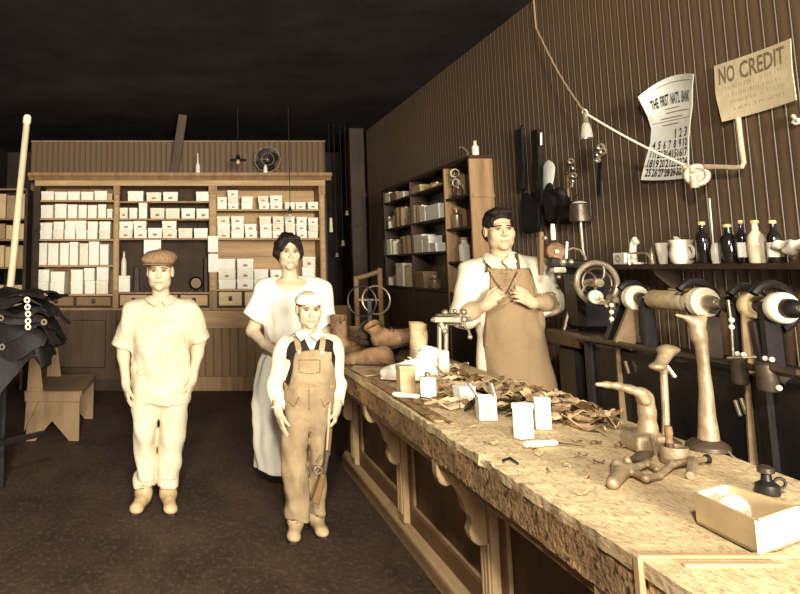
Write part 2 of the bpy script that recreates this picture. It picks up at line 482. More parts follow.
        for a in range(8):
            for b in range(a + 1, 8):
                if np.abs(offs[a] - offs[b]).sum() != 1: continue
                va, vb = V[:, a], V[:, b]; m = (va < 0) != (vb < 0)
                t = np.where(m, va / np.where(m, va - vb, 1), 0)
                acc[m] += (offs[a] + t[:, None] * (offs[b] - offs[a]))[m]; num[m] += 1
        verts = (act + acc / num[:, None]) * s.res + s.lo - np.array(off)
        quads = []
        for ax in range(3):
            o1 = [0, 0, 0]; o1[ax] = 1
            A = S[:S.shape[0] - o1[0], :S.shape[1] - o1[1], :S.shape[2] - o1[2]]; B = S[o1[0]:, o1[1]:, o1[2]:]
            e = np.argwhere(A != B); u, v = (ax + 1) % 3, (ax + 2) % 3
            e = e[(e[:, u] > 0) & (e[:, v] > 0)]
            f = A[tuple(e.T)]
            def at(du, dv):
                q = e.copy(); q[:, u] -= du; q[:, v] -= dv; return idx[tuple(q.T)]
            q = np.stack([at(1, 1), at(0, 1), at(0, 0), at(1, 0)], 1)
            q[~f] = q[~f][:, ::-1]
            quads.append(q)
        quads = np.concatenate(quads)
        me = bpy.data.meshes.new(name)
        me.vertices.add(len(verts)); me.vertices.foreach_set('co', verts.astype(np.float32).ravel())
        me.loops.add(quads.size); me.loops.foreach_set('vertex_index', quads.astype(np.int32).ravel())
        me.polygons.add(len(quads)); me.polygons.foreach_set('loop_start', np.arange(0, quads.size, 4, dtype=np.int32))
        me.update(calc_edges=True); me.validate()
        me.shade_smooth()
        return me
    def build(s, name, material, parent=None, origin=None):
        if parent is not None:
            return link_mesh(name, s.mesh(name, wloc(parent)), material, parent)
        return link_mesh(name, s.mesh(name, origin), material, None, origin)
def ribbon(field, pts, w, name, material, parent, lift=0.003, n=24):
    """a strip laid on the surface of a field along image-space points (x, y), w pixels wide"""
    P = np.array(pts, float); t = np.linspace(0, len(P) - 1, n)
    xs = np.interp(t, range(len(P)), P[:, 0]); ys = np.interp(t, range(len(P)), P[:, 1])
    rows = []
    for i in range(n):
        j0, j1 = max(i - 1, 0), min(i + 1, n - 1)
        tx, ty = xs[j1] - xs[j0], ys[j1] - ys[j0]; L = math.hypot(tx, ty) + 1e-9
        row = []
        for q in (-0.5, 0, 0.5):
            h = field.hit(xs[i] - ty / L * w * q, ys[i] + tx / L * w * q)
            row.append(h)
        good = [r for r in row if r is not None]
        if not good: continue
        row = [r if r is not None else good[0] for r in row]
        rows.append([r - ray(xs[i], ys[i]) * lift for r in row])
    if len(rows) < 2: return None
    mb = MB(); mb.sheet(rows, th=0.004)
    return mb.build(name, material, parent, smooth=60)
ORD = ['first', 'second', 'third', 'fourth', 'fifth', 'sixth', 'seventh', 'eighth', 'ninth', 'tenth', 'eleventh', 'twelfth', 'thirteenth', 'fourteenth', 'fifteenth', 'sixteenth']

# ================================================================== the room
XW, XL, YF, YB, ZC = 2.42, -2.95, -6.0, 11.2, 3.27
struct('floor', MB().bx(XL - .1, XW + .1, YF - .1, YB + .1, -0.06, 0), 'floor')
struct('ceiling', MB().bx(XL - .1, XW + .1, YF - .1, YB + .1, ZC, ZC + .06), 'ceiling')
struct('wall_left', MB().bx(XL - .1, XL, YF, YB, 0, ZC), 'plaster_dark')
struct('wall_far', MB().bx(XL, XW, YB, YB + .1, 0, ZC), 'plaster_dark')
wf = MB()                                     # shop front behind the camera, with its window opening
wf.bx(XL, XW, YF - .1, YF, 0, 0.7); wf.bx(XL, XW, YF - .1, YF, 2.75, ZC)
wf.bx(XL, -.15, YF - .1, YF, 0.7, 2.75); wf.bx(2.25, XW, YF - .1, YF, 0.7, 2.75)
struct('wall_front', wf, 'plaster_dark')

# beadboard on the right wall: one board per piece
wall_right = struct('wall_right', MB().bx(XW, XW + .1, YF, YB, 0, ZC), 'plaster_dark')
def bead_board_mesh(name, w, h, t=0.014, bead=0.009):
    """board along z with a half-round bead at one edge; local x = width, local y = depth (front at -t)"""
    prof = [(0, 0), (0, -t * .7), (0.002, -t), (w - bead * 2 - .003, -t), (w - bead * 2 - .001, -t * .8)]
    for i in range(7):
        a = math.pi * i / 6
        prof.append((w - bead - bead * math.cos(a), -t * .8 - (bead * 1.0) * math.sin(a)))
    prof += [(w - .001, 0)]
    mb = MB()
    mb.prism([(p[0], p[1]) for p in prof], (0, 0, 0), (1, 0, 0), (0, 1, 0), h)
    return mb.mesh(name, smooth=50)
BW = 0.068
bm_wall = bead_board_mesh("board", BW - .002, ZC, t=.010, bead=.0045)
bm_wall.materials.append(M('beadboard'))
k = 0
y = 1.0
while y < 9.4:
    o = link_mesh('board', bm_wall, None, wall_right)
    o.location = (XW, y + BW, 0); o.rotation_euler = (0, 0, -math.pi / 2)
    y += BW; k += 1

# ---- partition behind the bookcase: low wall of beadboard that stops short of the ceiling
YP = 8.68
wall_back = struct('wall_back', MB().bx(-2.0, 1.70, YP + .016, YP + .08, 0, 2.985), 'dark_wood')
bm_back = bead_board_mesh('board', 0.066, 0.62, t=0.012, bead=0.008); bm_back.materials.append(M('back_beadboard'))
x = -1.99
while x < 1.62:
    o = link_mesh('board', bm_back, None, wall_back)
    o.location = (x, YP + .016, 2.36)
    x += 0.068
MB().bx(-2.0, 1.70, YP - .005, YP + .085, 2.98, 3.0).build('cap_strip', 'case_base', wall_back)

# ================================================================== bookcase
YFc = 8.33; YBk = 8.665
ZS = {'L': [2.214, 1.999, 1.749, 1.443, 1.105], 'M': [2.202, 1.993, 1.761, 1.128], 'R': [2.106, 1.761, 1.163]}
XU = [(-1.86, -1.79), (-0.912, -0.841), (0.225, 0.32), (1.54, 1.61)]
BAY = {'L': (-1.79, -0.912), 'M': (-0.841, 0.225), 'R': (0.32, 1.54)}
case = thing('bookcase', 'tall built-in wooden bookcase along the back partition with drawers below its shelves', 'bookcase', (-.12, 8.5, 0))
for i, (a, b) in enumerate(XU):
    p = MB().bx(a, b, YFc, YBk, 0.94, 2.40).build('upright', 'case_post' if i else 'case_dark', case, bevel=.004)
    if i:
        MB().bx(a + .012, b - .012, YFc - .008, YFc, 1.15, 2.28).build('fillet', 'case_wood', p, bevel=.002)
        MB().bx(a - .004, b + .004, YFc - .014, YFc, 2.28, 2.385).build('capital', 'case_post', p, bevel=.004)
MB().bx(-1.86, 1.62, YFc - .004, YBk, 2.385, 2.455).build('frieze', 'case_wood', case, bevel=.003)
co = MB().prism([(0, 0), (-.02, 0), (-.03, .02), (-.055, .035), (-.085, .05), (-.085, .085), (0, .085)], (-1.93, YFc + .002, 2.45), (0, 1, 0), (0, 0, 1), 3.62)
co.bx(-1.9, 1.66, YFc, YBk, 2.50, 2.535)
co.build('cornice', 'case_post', case, bevel=.003)
for bay, zs in ZS.items():
    a, b = BAY[bay]
    for z in zs:
        MB().bx(a, b, YFc + .004, YBk, z - .022, z).build('shelf', 'case_wood' if bay != 'M' else 'case_post', case, bevel=.002)
# backing: planks behind the right bay, dark boards behind the left one; dark planks in the middle bay stand in for the gloom of its open back
a, b = BAY['R']
z = 0.95
for h in (.19, .2, .21, .19, .22, .2, .2):
    MB().bx(a, b, YBk - .014, YBk - .002, z + .002, min(z + h, 2.385)).build('back_plank', 'case_wood', case, bevel=.002)
    z += h
a, b = BAY['L']
for i in range(5):
    w = (b - a) / 5
    MB().bx(a + i * w + .001, a + (i + 1) * w - .001, YBk - .012, YBk - .002, .95, 2.385).build('back_plank', 'case_base', case)
a, b = BAY['M']
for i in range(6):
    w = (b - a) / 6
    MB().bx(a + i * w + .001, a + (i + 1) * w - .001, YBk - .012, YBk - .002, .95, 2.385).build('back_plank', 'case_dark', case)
# drawers
for bay, n in (('L', 2), ('M', 3), ('R', 4)):
    a, b = BAY[bay]; w = (b - a) / n
    z1 = ZS[bay][-1] - .022; z0 = .965
    MB().bx(a, b, YFc + .03, YBk, .945, z1).build('drawer_carcass', 'case_dark', case)
    for i in range(n):
        x0, x1 = a + i * w + .018, a + (i + 1) * w - .018
        d = MB().bx(x0, x1, YFc - .006, YFc + .03, z0 + .005, z1 - .012).build('drawer', 'drawer_pale' if bay == 'R' else 'case_wood' if bay == 'M' else 'case_base', case, bevel=.005)
        xc = (x0 + x1) / 2; zc = (z0 + z1) / 2
        hb = MB(); hb.lathe([(.001, -.026), (.026, -.02), (.03, 0), (.026, .02), (.001, .026)], (xc, YFc - .008, zc), (1, 0, 0), 10)
        hb.build('pull', 'iron', d)
# base: ledge, rail, wainscot boards, kickboard
MB().bx(-1.9, 1.64, YFc - .03, YBk, .915, .945).build('ledge', 'case_post', case, bevel=.006)
MB().bx(-1.86, 1.62, YFc + .03, YBk, .0, .915).build('base_carcass', 'case_dark', case)
MB().bx(-.30, 1.62, YFc, YFc + .03, .71, .915).build('rail', 'case_wood', case, bevel=.004)
MB().bx(-.30, 1.62, YFc - .012, YFc + .03, .0, .165).build('kickboard', 'case_post', case, bevel=.006)
bw = bead_board_mesh('board', .094, .545, t=.012, bead=.006); bw.materials.append(M('case_base'))
off = wloc(case); x = -.30
while x < 1.6:
    o = link_mesh('board', bw, None, case); o.location = (x - off.x, YFc + .03 - off.y, .165); x += .0965
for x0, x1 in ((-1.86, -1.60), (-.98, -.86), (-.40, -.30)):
    MB().bx(x0, x1, YFc, YFc + .03, .12, .915).build('stile', 'case_brown', case, bevel=.004)
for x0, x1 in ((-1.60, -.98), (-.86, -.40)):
    MB().bx(x0, x1, YFc, YFc + .03, .80, .915).build('rail', 'case_brown', case, bevel=.004)
    MB().bx(x0, x1, YFc, YFc + .03, .12, .26).build('rail', 'case_brown', case, bevel=.004)
    MB().bx(x0 + .01, x1 - .01, YFc + .014, YFc + .03, .26, .80).build('panel', 'case_brown', case, bevel=.006)
MB().bx(-1.86, -.30, YFc + .012, YFc + .03, 0, .12).build('kickboard', 'case_dark', case)

# ---- shoe boxes on the bookcase
BMESH = {}
def carton(x0, x1, z0, h, depth, y0, material, label, group, cat='shoe box', name='shoe_box', mark=True, lid=True):
    w = x1 - x0
    c = ((x0 + x1) / 2, y0 + depth / 2, z0)
    r = thing(name, label, cat, c, group)
    r.rotation_euler = (0, 0, rnd.uniform(-.010, .010))
    lh = min(.035, h * .35)
    def share(nm, mb, bev):
        key = (nm, round(w, 3), round(h, 3), round(depth, 2))
        if key not in BMESH: BMESH[key] = mb.mesh(nm, smooth=0, bevel=bev)
        return BMESH[key].copy()
    body = MB().bx(-w / 2 + .003, w / 2 - .003, -depth / 2 + .003, depth / 2, 0, h - .004)
    link_mesh('body', share('body', body, .002), material, r)
    if lid:
        l = MB().bx(-w / 2, w / 2, -depth / 2, depth / 2 + .003, h - lh, h)
        link_mesh('lid', share('lid', l, .002), material, r)
    if mark:
        mw = min(w * .3, .05)
        mk = MB().bx(-mw / 2, mw / 2, -depth / 2 - .0005, -depth / 2 + .003, h * .22, h * .45)
        o = link_mesh('end_label', share('end_label', mk, 0), 'label_ink', r)
    return r
def px_x(px): return at_y(px, 250, YFc + .03)[0]
def hz(dpx): return dpx * .01185
BAYN = {'L': 'left', 'M': 'middle', 'R': 'right'}
ROWS = [
 # bay, shelf index, scale, x offset, columns: (x0, x1, [tier heights in px, bottom first])
 ('L', 0, 4.57, 25, [(68, 128, [9.2]), (130, 188, [8.6]), (190, 248, [8.8]), (250, 308, [8.6]), (310, 370, [9.6]), (372, 398, [7])]),
 ('L', 1, 4.57, 25, [(68, 126, [13.2]), (130, 186, [14.4]), (193, 238, [13.8]), (240, 280, [13.4]), (283, 326, [13.2]), (329, 368, [14]), (371, 399, [9.5])]),
 ('L', 2, 4.57, 25, [(65, 121, [8.6, 8]), (126, 175, [8.8, 8.8]), (177, 228, [9.3, 9.3]), (230, 280, [9.3, 9.3]), (283, 331, [9, 8.8]), (335, 388, [9, 8.8])]),
 ('L', 3, 4.57, 25, [(60, 103, [22]), (106, 155, [21.6]), (158, 200, [22]), (202, 243, [23]), (246, 288, [21.5]), (291, 340, [23.4]), (343, 386, [20.6])]),
 ('L', 4, 4.57, 25, [(52, 115, [12, 12]), (120, 186, [11, 11]), (212, 269, [12, 12]), (273, 322, [13, 12.5]), (326, 383, [13.5, 13])]),
 ('M', 0, 4.57, 110, [(78, 152, [10.4]), (162, 232, [9.2]), (243, 313, [9.4]), (390, 460, [9.8])]),
 ('M', 1, 4.57, 110, [(42, 81, [11]), (84, 123, [11]), (127, 168, [16.2]), (181, 248, [10.8]), (253, 320, [10.6]), (323, 388, [10.6]), (392, 458, [10.2])]),
 ('M', 2, 4.57, 110, [(38, 102, [8.4, 8.4]), (106, 167, [8.6, 8.6]), (170, 236, [10.2]), (239, 307, [8.6, 8.6]), (313, 379, [10]), (383, 448, [10])]),
 ('M', 3, 4.57, 110, [(30, 95, [16])]),
 ('R', 0, 4.245, 205, [(52, 95, [6.4, 6]), (98, 145, [6.6, 6.4, 6.2]), (155, 205, [6.6, 6.2]), (228, 275, [6.8, 6.6]), (280, 334, [7.4, 6.6]), (339, 385, [7.2]), (390, 435, [7.2]), (439, 485, [7.6])]),
 ('R', 1, 4.245, 205, [(52, 108, [7.2, 7.4, 7.4]), (112, 168, [7.2, 7.4, 7.4]), (171, 223, [7.2, 7.2]), (232, 284, [7.2, 7.4, 7.4]), (288, 338, [7.2, 7.4, 7.4]), (342, 386, [7.2, 7.2, 7.4]), (390, 436, [7.2, 7.4, 6.8]), (439, 483, [6.8, 6.8, 7])]),
 ('R', 2, 4.245, 205, [(55, 129, [9.2, 10, 10.6]), (134, 205, [9.6, 10.2, 10]), (207, 268, [9.6, 10]), (275, 330, [9.6, 9.4]), (410, 466, [10.4, 11, 10.6])]),
]
TIER = {1: [''], 2: ['lower', 'upper'], 3: ['bottom', 'middle', 'top']}
for bay, si, sc, ox, cols in ROWS:
    z0 = ZS[bay][si]
    for ci, (a, b, tiers) in enumerate(cols):
        x0, x1 = px_x(ox + a / sc), px_x(ox + b / sc)
        z = z0 + .001
        for ti, t in enumerate(tiers):
            h = hz(t)
            bright = rnd.random()
            m = 'card_white' if bright < .72 else 'card_cream'
            if bay == 'L' and si == 0 and ci == 5: m = 'card_tan'
            shelf_name = ORD[si]
            if len(tiers) == 1:
                lab = 'pale shoe box, %s from left on %s shelf of the bookcase %s bay' % (ORD[ci], shelf_name, BAYN[bay])
            else:
                lab = '%s shoe box of the %s stack on %s shelf of the bookcase %s bay' % (TIER[len(tiers)][ti], ORD[ci], shelf_name, BAYN[bay])
            j = rnd.uniform(-.006, .006)
            carton(x0 + .002 + j, x1 - .002 + j, z, h - .001, .26, YFc + .02 + rnd.uniform(0, .02), m, lab, 'shoe boxes on the bookcase', mark=(bay != 'L' and h < .17 and rnd.random() < .7))
            z += h
# oddments in the open middle bay
zM = ZS['M'][3]
xb = px_x(123.5)
b = thing('bottle', 'small white bottle standing on the lone carton in the open bookcase bay', 'bottle', (xb, YFc + .10, zM + .191))
MB().lathe([(.03, 0), (.034, .01), (.034, .15), (.026, .19), (.014, .22), (.014, .26)], (xb, YFc + .10, zM + .191), n=14).build('body', 'ceramic', b)
MB().lathe([(.017, .26), (.017, .285), (.004, .29)], (xb, YFc + .10, zM + .191), n=12).build('stopper', 'cork', b)
pp = MB(); P0, P1 = at_y(144, 239, YFc - .006), at_y(161, 251, YFc - .006)
rows = []
for i in range(5):
    t = i / 4
    rows.append([(P0[0] + (P1[0] - P0[0]) * u, YFc - .01 - .01 * math.sin(t * 2 + u), 1.738 - .18 * t - .02 * math.sin(u * 5) * t) for u in np.linspace(0, 1, 5)])
pp.sheet(rows, th=.002)
tag(pp.build('paper_notice', 'paper'), 'white paper hanging from the shelf above the capped youth', 'paper')
xc, zc_ = at_y(196, 279, YFc + .2)[0], at_y(196, 279, YFc + .2)[2]
d = thing('alarm_clock', 'small round dark clock with pale dial in the open bookcase bay', 'clock', (xc, YFc + .2, zM))
MB().lathe([(.075, 0), (.08, .01), (.08, .05), (.06, .065)], (xc, YFc + .23, zM + .10), (0, -1, 0), 20).build('case', 'iron_dark', d)
MB().lathe([(.058, .064), (.058, .068)], (xc, YFc + .23, zM + .10), (0, -1, 0), 20).build('dial', 'card_brown', d)
for s in (-1, 1): MB().cyl((xc + s * .03, YFc + .2, zM + .04), (xc + s * .05, YFc + .2, zM), .008).build('foot', 'iron', d)
# leaning jacket-dark clutter: two folded cloth bundles at the left of the open bay
for i, (pxx, w, h) in enumerate(((136, .07, .30), (205.5, .045, .40))):
    xb = px_x(pxx)
    o = MB().box((xb, YFc + .2, zM + h / 2), (w, .18, h), (0, 0, .05), .8).build('ledger_book', 'leather_dark', bevel=.006)
    tag(o, ['dark ledger standing behind the capped youth in the bookcase', 'tall dark ledger at the right end of the open bookcase bay'][i], 'book')
# paper slips pinned on the upright between middle and right bay
for i, (y0, y1, dx) in enumerate(((236, 252, 0), (254, 272, .004))):
    A = at_y(209 - 1, y0, YFc - .012); B = at_y(218, y1, YFc - .012)
    mb = MB().sheet([[(A[0] + (B[0] - A[0]) * u + dx, YFc - .018 - .01 * t * u, A[2] + (B[2] - A[2]) * t) for u in (0, .5, 1)] for t in (0, .33, .66, 1)], th=.002)
    tag(mb.build('paper_slip', 'paper'), ['upper white paper slip pinned to the bookcase upright', 'lower white paper slip pinned to the bookcase upright'][i], 'paper')

# ---- narrower shelves to the left, behind the pole
side = thing('side_shelves', 'plain dark shelves with boxes left of the bookcase, behind the leaning pole', 'shelves', (-2.25, 8.5, 0))
for x0, x1 in ((-2.60, -2.56), (-1.985, -1.95)):
    MB().bx(x0, x1, YFc + .05, YBk, 0, 2.36).build('upright', 'case_dark', side)
for z in (.45, .95, 1.42, 1.75, 2.0, 2.36):
    MB().bx(-2.56, -1.985, YFc + .06, YBk, z - .02, z).build('shelf', 'case_base', side)
for si, (z, h) in enumerate(((2.0, .30), (1.75, .19), (1.42, .26), (.95, .26))):
    for ci in range(5):
        x0 = -2.55 + ci * .112
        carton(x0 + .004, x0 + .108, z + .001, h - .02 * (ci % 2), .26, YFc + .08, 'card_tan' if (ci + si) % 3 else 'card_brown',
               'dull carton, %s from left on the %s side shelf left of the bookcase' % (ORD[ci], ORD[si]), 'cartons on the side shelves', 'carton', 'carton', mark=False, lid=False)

# ---- on top of the bookcase
ZT = 2.536
xb = px_x(198); yb = YFc + .08
b = thing('oil_bottle', 'slim white bottle with long neck on top of the bookcase', 'bottle', (xb, yb, ZT))
MB().lathe([(.028, 0), (.03, .01), (.028, .10), (.016, .13), (.010, .16), (.006, .26)], (xb, yb, ZT), n=12).build('body', 'ceramic', b)
MB().lathe([(.012, .10), (.016, .13)], (xb, yb, ZT), n=12).build('collar', 'tin', b)
# electric fan
fc = at_y(267, 158, YFc + .16)
fan = thing('electric_fan', 'small dark electric fan with wire guard on top of the bookcase', 'fan', (fc[0], YFc + .16, ZT))
fx, fy, fz = fc[0], YFc + .16, ZT + .185
MB().lathe([(.085, 0), (.085, .012), (.05, .03), (.02, .05), (.018, .10)], (fx, fy + .03, ZT), n=18).build('base', 'iron_dark', fan)
MB().lathe([(.03, -.09), (.055, -.07), (.06, 0), (.045, .03), (.02, .045)], (fx, fy + .03, fz), (0, -1, 0), 16).build('motor', 'iron_dark', fan)
g = MB(); g.torus((fx, fy - .05, fz), (0, 1, 0), .155, .005, 30, 6); g.torus((fx, fy - .075, fz), (0, 1, 0), .075, .004, 24, 6)
for i in range(8):
    a = i * math.pi / 4
    g.tube([(fx + .155 * math.cos(a), fy - .05, fz + .155 * math.sin(a)), (fx + .07 * math.cos(a), fy - .078, fz + .07 * math.sin(a)), (fx, fy - .08, fz)], .0035, 5)
g.build('guard', 'iron', fan)
for i in range(4):
    a = i * math.pi / 2 + .4
    ca, sa = math.cos(a), math.sin(a)
    pl = []
    for r in np.linspace(.03, .135, 5):
        w = .032 + .03 * math.sin((r - .03) / .105 * math.pi)
        pl.append([(fx + ca * r - sa * q * w, fy - .045 + q * .018, fz + sa * r + ca * q * w) for q in (-1, 0, 1)])
    MB().sheet(pl, th=.002).build('blade', 'iron_dark', fan)
MB().sphere((fx, fy - .055, fz - .005), .028).build('hub', 'steel', fan)
# small white candle jar before the fan
xb = px_x(266)
MBj = MB().lathe([(.025, 0), (.028, .02), (.022, .07), (.008, .10)], (xb, YFc - .03, ZT), n=12)
tag(MBj.build('candle_stub', 'ceramic'), 'white candle stub at the foot of the electric fan', 'candle')
# flat enamel lamp shade hanging above the bookcase
sh = at_y(238, 160, YFc - .3)
lamp = thing('pendant_shade', 'flat dark enamel lampshade hanging above the bookcase beside the fan', 'lamp', (sh[0], sh[1], sh[2] - .04))
MB().lathe([(.10, -.008), (.095, .004), (.03, .02), (.02, .05), (.012, .06)], sh, n=22).build('shade', 'iron_dark', lamp)
MB().sphere(sh + np.array((0, 0, -.02)), (.022, .022, .03)).build('bulb', 'bottle_clear', lamp)
MB().cyl(sh + np.array((0, 0, .05)), (sh[0], sh[1], ZC), .004, n=6).build('cord', 'cord_dark', lamp)
# drop cord with a bare socket before the right bay
so = at_y(290, 209, YFc - .35)
lamp = thing('drop_cord_socket', 'bare dark lamp socket on a long drop cord before the right bay', 'lamp', (so[0], so[1], so[2] - .06))
MB().cyl(so, (so[0], so[1], ZC), .004, n=6).build('cord', 'cord_dark', lamp)
MB().lathe([(.012, -.055), (.018, -.05), (.02, -.01), (.012, .02), (.006, .035)], so, n=12).build('socket', 'iron_dark', lamp)
MB().sphere(so + np.array((0, 0, -.075)), (.018, .018, .028)).build('bulb', 'bottle_clear', lamp)
# plank standing on the cornice up to the ceiling
A, B = at_y(174, 172, YFc + .1), at_y(183, 113, YFc + .1)
tag(MB().bar((A[0], YFc + .12, ZT + .002), (B[0], YFc + .05, ZC - .005), .105, .025, (0, 1, 0)).build('plank', 'case_brown', bevel=.004),
    'rough plank wedged between the bookcase top and the ceiling', 'plank')

# ================================================================== shelf unit against the right wall
XF = 2.22
unit = thing('wall_shelf_unit', 'dark open shelf unit on the right wall beyond the aproned man', 'shelves', (2.31, 6.8, 0))
UY = [5.50, 6.07, 7.03, 8.0]
for i, yy in enumerate(UY):
    nm = 'end_panel' if i == 0 else 'upright'
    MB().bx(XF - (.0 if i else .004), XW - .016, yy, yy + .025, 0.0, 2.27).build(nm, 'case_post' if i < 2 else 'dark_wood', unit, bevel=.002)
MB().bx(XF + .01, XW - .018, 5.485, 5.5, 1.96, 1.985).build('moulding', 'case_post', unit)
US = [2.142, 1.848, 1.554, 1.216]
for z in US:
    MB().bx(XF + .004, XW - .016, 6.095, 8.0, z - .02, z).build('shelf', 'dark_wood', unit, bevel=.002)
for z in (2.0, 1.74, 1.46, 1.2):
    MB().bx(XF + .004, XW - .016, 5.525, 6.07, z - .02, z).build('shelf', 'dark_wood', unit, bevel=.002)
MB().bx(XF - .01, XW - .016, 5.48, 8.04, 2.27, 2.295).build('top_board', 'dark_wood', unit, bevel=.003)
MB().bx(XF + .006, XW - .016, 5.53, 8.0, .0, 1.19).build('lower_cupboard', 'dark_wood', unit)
def px_yu(px, z): return at_x(px, 230, XF + .06)[1]
def wall_item(px0, px1, top, z, kind, material, label, group):
    ya, yb = px_yu(px0, z), px_yu(px1, z)
    yc, w = (ya + yb) / 2, abs(ya - yb)
    ztop = at_x((px0 + px1) / 2, top, XF + .06)[2]
    h = max(.05, ztop - z)
    xc = XF + .075
    if kind == 'can':
        r = min(w / 2, .06)
        t = thing('can', label, 'can', (xc, yc, z), group)
        MB().lathe([(r, .001), (r, h - .012)], (xc, yc, z), n=14).build('body', material, t)
        MB().lathe([(r * 1.05, h - .013), (r * 1.05, h), (r * .9, h + .003)], (xc, yc, z), n=14).build('lid', 'tin', t)
    elif kind == 'jar':
        r = min(w / 2, .055)
        t = thing('jar', label, 'jar', (xc, yc, z), group)
        MB().lathe([(r * .9, .001), (r, .01), (r, h * .65), (r * .55, h * .78), (r * .5, h * .9)], (xc, yc, z), n=14).build('body', material, t)
        MB().lathe([(r * .6, h * .9), (r * .6, h)], (xc, yc, z), n=12).build('lid', 'cork', t)
    else:
        t = thing('carton', label, 'carton', (xc, yc, z), group)
        MB().bx(XF + .02, XW - .05, yc - w / 2 + .004, yc + w / 2 - .004, z + .001, z + h).build('body', material, t, smooth=0, bevel=.002)
        MB().bx(XF + .017, XW - .05, yc - w / 2 + .001, yc + w / 2 - .001, z + h - .03, z + h + .002).build('lid', material, t, smooth=0, bevel=.002)
def crop(v): return 340 + v / 3.96
def cropy(v): return 140 + v / 3.96
WI = {
 0: [(196, 214, 208, 'box', 'card_cream'), (216, 242, 206, 'box', 'card_brown'), (244, 271, 206, 'box', 'card_cream'), (300, 340, 180, 'box', 'card_tan'), (366, 408, 166, 'can', 'card_tan')],
 1: [(184, 200, 305, 'can', 'card_tan'), (201, 214, 318, 'can', 'card_white'), (216, 232, 275, 'jar', 'tin'), (233, 250, 268, 'can', 'card_brown'), (251, 268, 265, 'can', 'card_tan'), (270, 284, 290, 'jar', 'tin'),
     (290, 314, 262, 'box', 'card_tan'), (316, 332, 258, 'can', 'card_brown'), (333, 356, 262, 'box', 'card_white'), (358, 412, 256, 'box', 'card_white')],
 2: [(182, 194, 400, 'can', 'card_cream'), (195, 213, 395, 'box', 'card_white'), (214, 230, 395, 'can', 'card_cream'), (234, 252, 385, 'jar', 'tin'), (254, 272, 382, 'can', 'card_brown'),
     (274, 290, 378, 'can', 'card_tan'), (304, 340, 376, 'box', 'card_cream'), (342, 366, 380, 'box', 'card_white'), (370, 394, 408, 'box', 'card_white')],
 3: [(194, 206, 540, 'can', 'card_cream'), (212, 226, 515, 'jar', 'tin'), (230, 258, 488, 'box', 'card_cream'), (262, 278, 498, 'can', 'card_tan'), (300, 340, 520, 'box', 'card_brown'), (344, 376, 535, 'jar', 'tin')],
}
LVL = ['top', 'second', 'third', 'lowest']
for lv, items in WI.items():
    for i, (a, b, tp, kd, mt) in enumerate(items):
        nm = {'can': 'small can', 'jar': 'small jar', 'box': 'carton'}[kd]
        col = {'card_cream': 'cream', 'card_brown': 'brown', 'card_tan': 'tan', 'card_white': 'white', 'tin': 'tin grey'}[mt]
        wall_item(crop(a), crop(b), cropy(tp), US[lv], kd, mt, '%s %s, %s from far end on %s shelf of the right wall unit' % (col, nm, ORD[i], LVL[lv]), 'stock on the right wall shelf unit')
# near section of the unit: jars and a bunch of white buckles
for i, (px, z, h, mt, lb) in enumerate(((455, 1.74, .18, 'tin', 'grey jar on the near section of the wall unit, upper shelf'), (461, 1.46, .20, 'card_cream', 'pale jar on the near section of the wall unit, lower shelf'),
                                        (458, 1.2, .15, 'tin', 'squat grey jar at the bottom of the wall unit near section'))):
    yy = px_yu(px, z); t = thing('jar', lb, 'jar', (XF + .08, yy, z))
    MB().lathe([(.04, .001), (.045, .01), (.045, h * .65), (.024, h * .78), (.024, h * .9)], (XF + .08, yy, z), n=14).build('body', mt, t)
    MB().lathe([(.028, h * .9), (.028, h)], (XF + .08, yy, z), n=12).build('lid', 'cork', t)
yy = px_yu(458, 2.0)
t = thing('buckle_bunch', 'bunch of pale straps and buckles on the wall unit top compartment', 'straps', (XF + .05, yy, 2.0))
for i in range(12):
    a = rnd.uniform(0, 6); zz = 2.03 + rnd.random() * .2
    MB().torus((XF + .05 + rnd.uniform(-.02, .03), yy + rnd.uniform(-.12, .12), zz), (math.cos(a), math.sin(a), rnd.uniform(-.5, .5)), rnd.uniform(.018, .034), .006, 14, 6).build('buckle', 'steel' if i % 2 else 'felt', t)
MB().box((XF + .07, yy, 2.05), (.05, .16, .10)).build('strap_roll', 'leather_brown', t, bevel=.02)
P = at_x(472.5, 162, XF + .06)
t = thing('small_bottle', 'small white bottle standing on top of the right wall shelf unit', 'bottle', (P[0], 5.52, 2.296))
MB().lathe([(.026, 0), (.028, .01), (.028, .07), (.012, .09), (.012, .105)], (P[0], 5.52, 2.296), n=12).build('body', 'ceramic', t)
MB().lathe([(.015, .105), (.015, .12)], (P[0], 5.52, 2.296), n=10).build('stopper', 'cork', t)
P = at_x(466, 158, XF + .03)
hk = MB().tube([(XF + .04, 5.62, 2.297), (XF + .04, 5.62, 2.34), (XF + .03, 5.66, 2.38), (XF + .02, 5.70, 2.40), (XF + .02, 5.74, 2.39)], .007, 6)
tag(hk.build('wire_hook', 'steel'), 'bent wire hook sticking up from the wall unit top', 'hook')

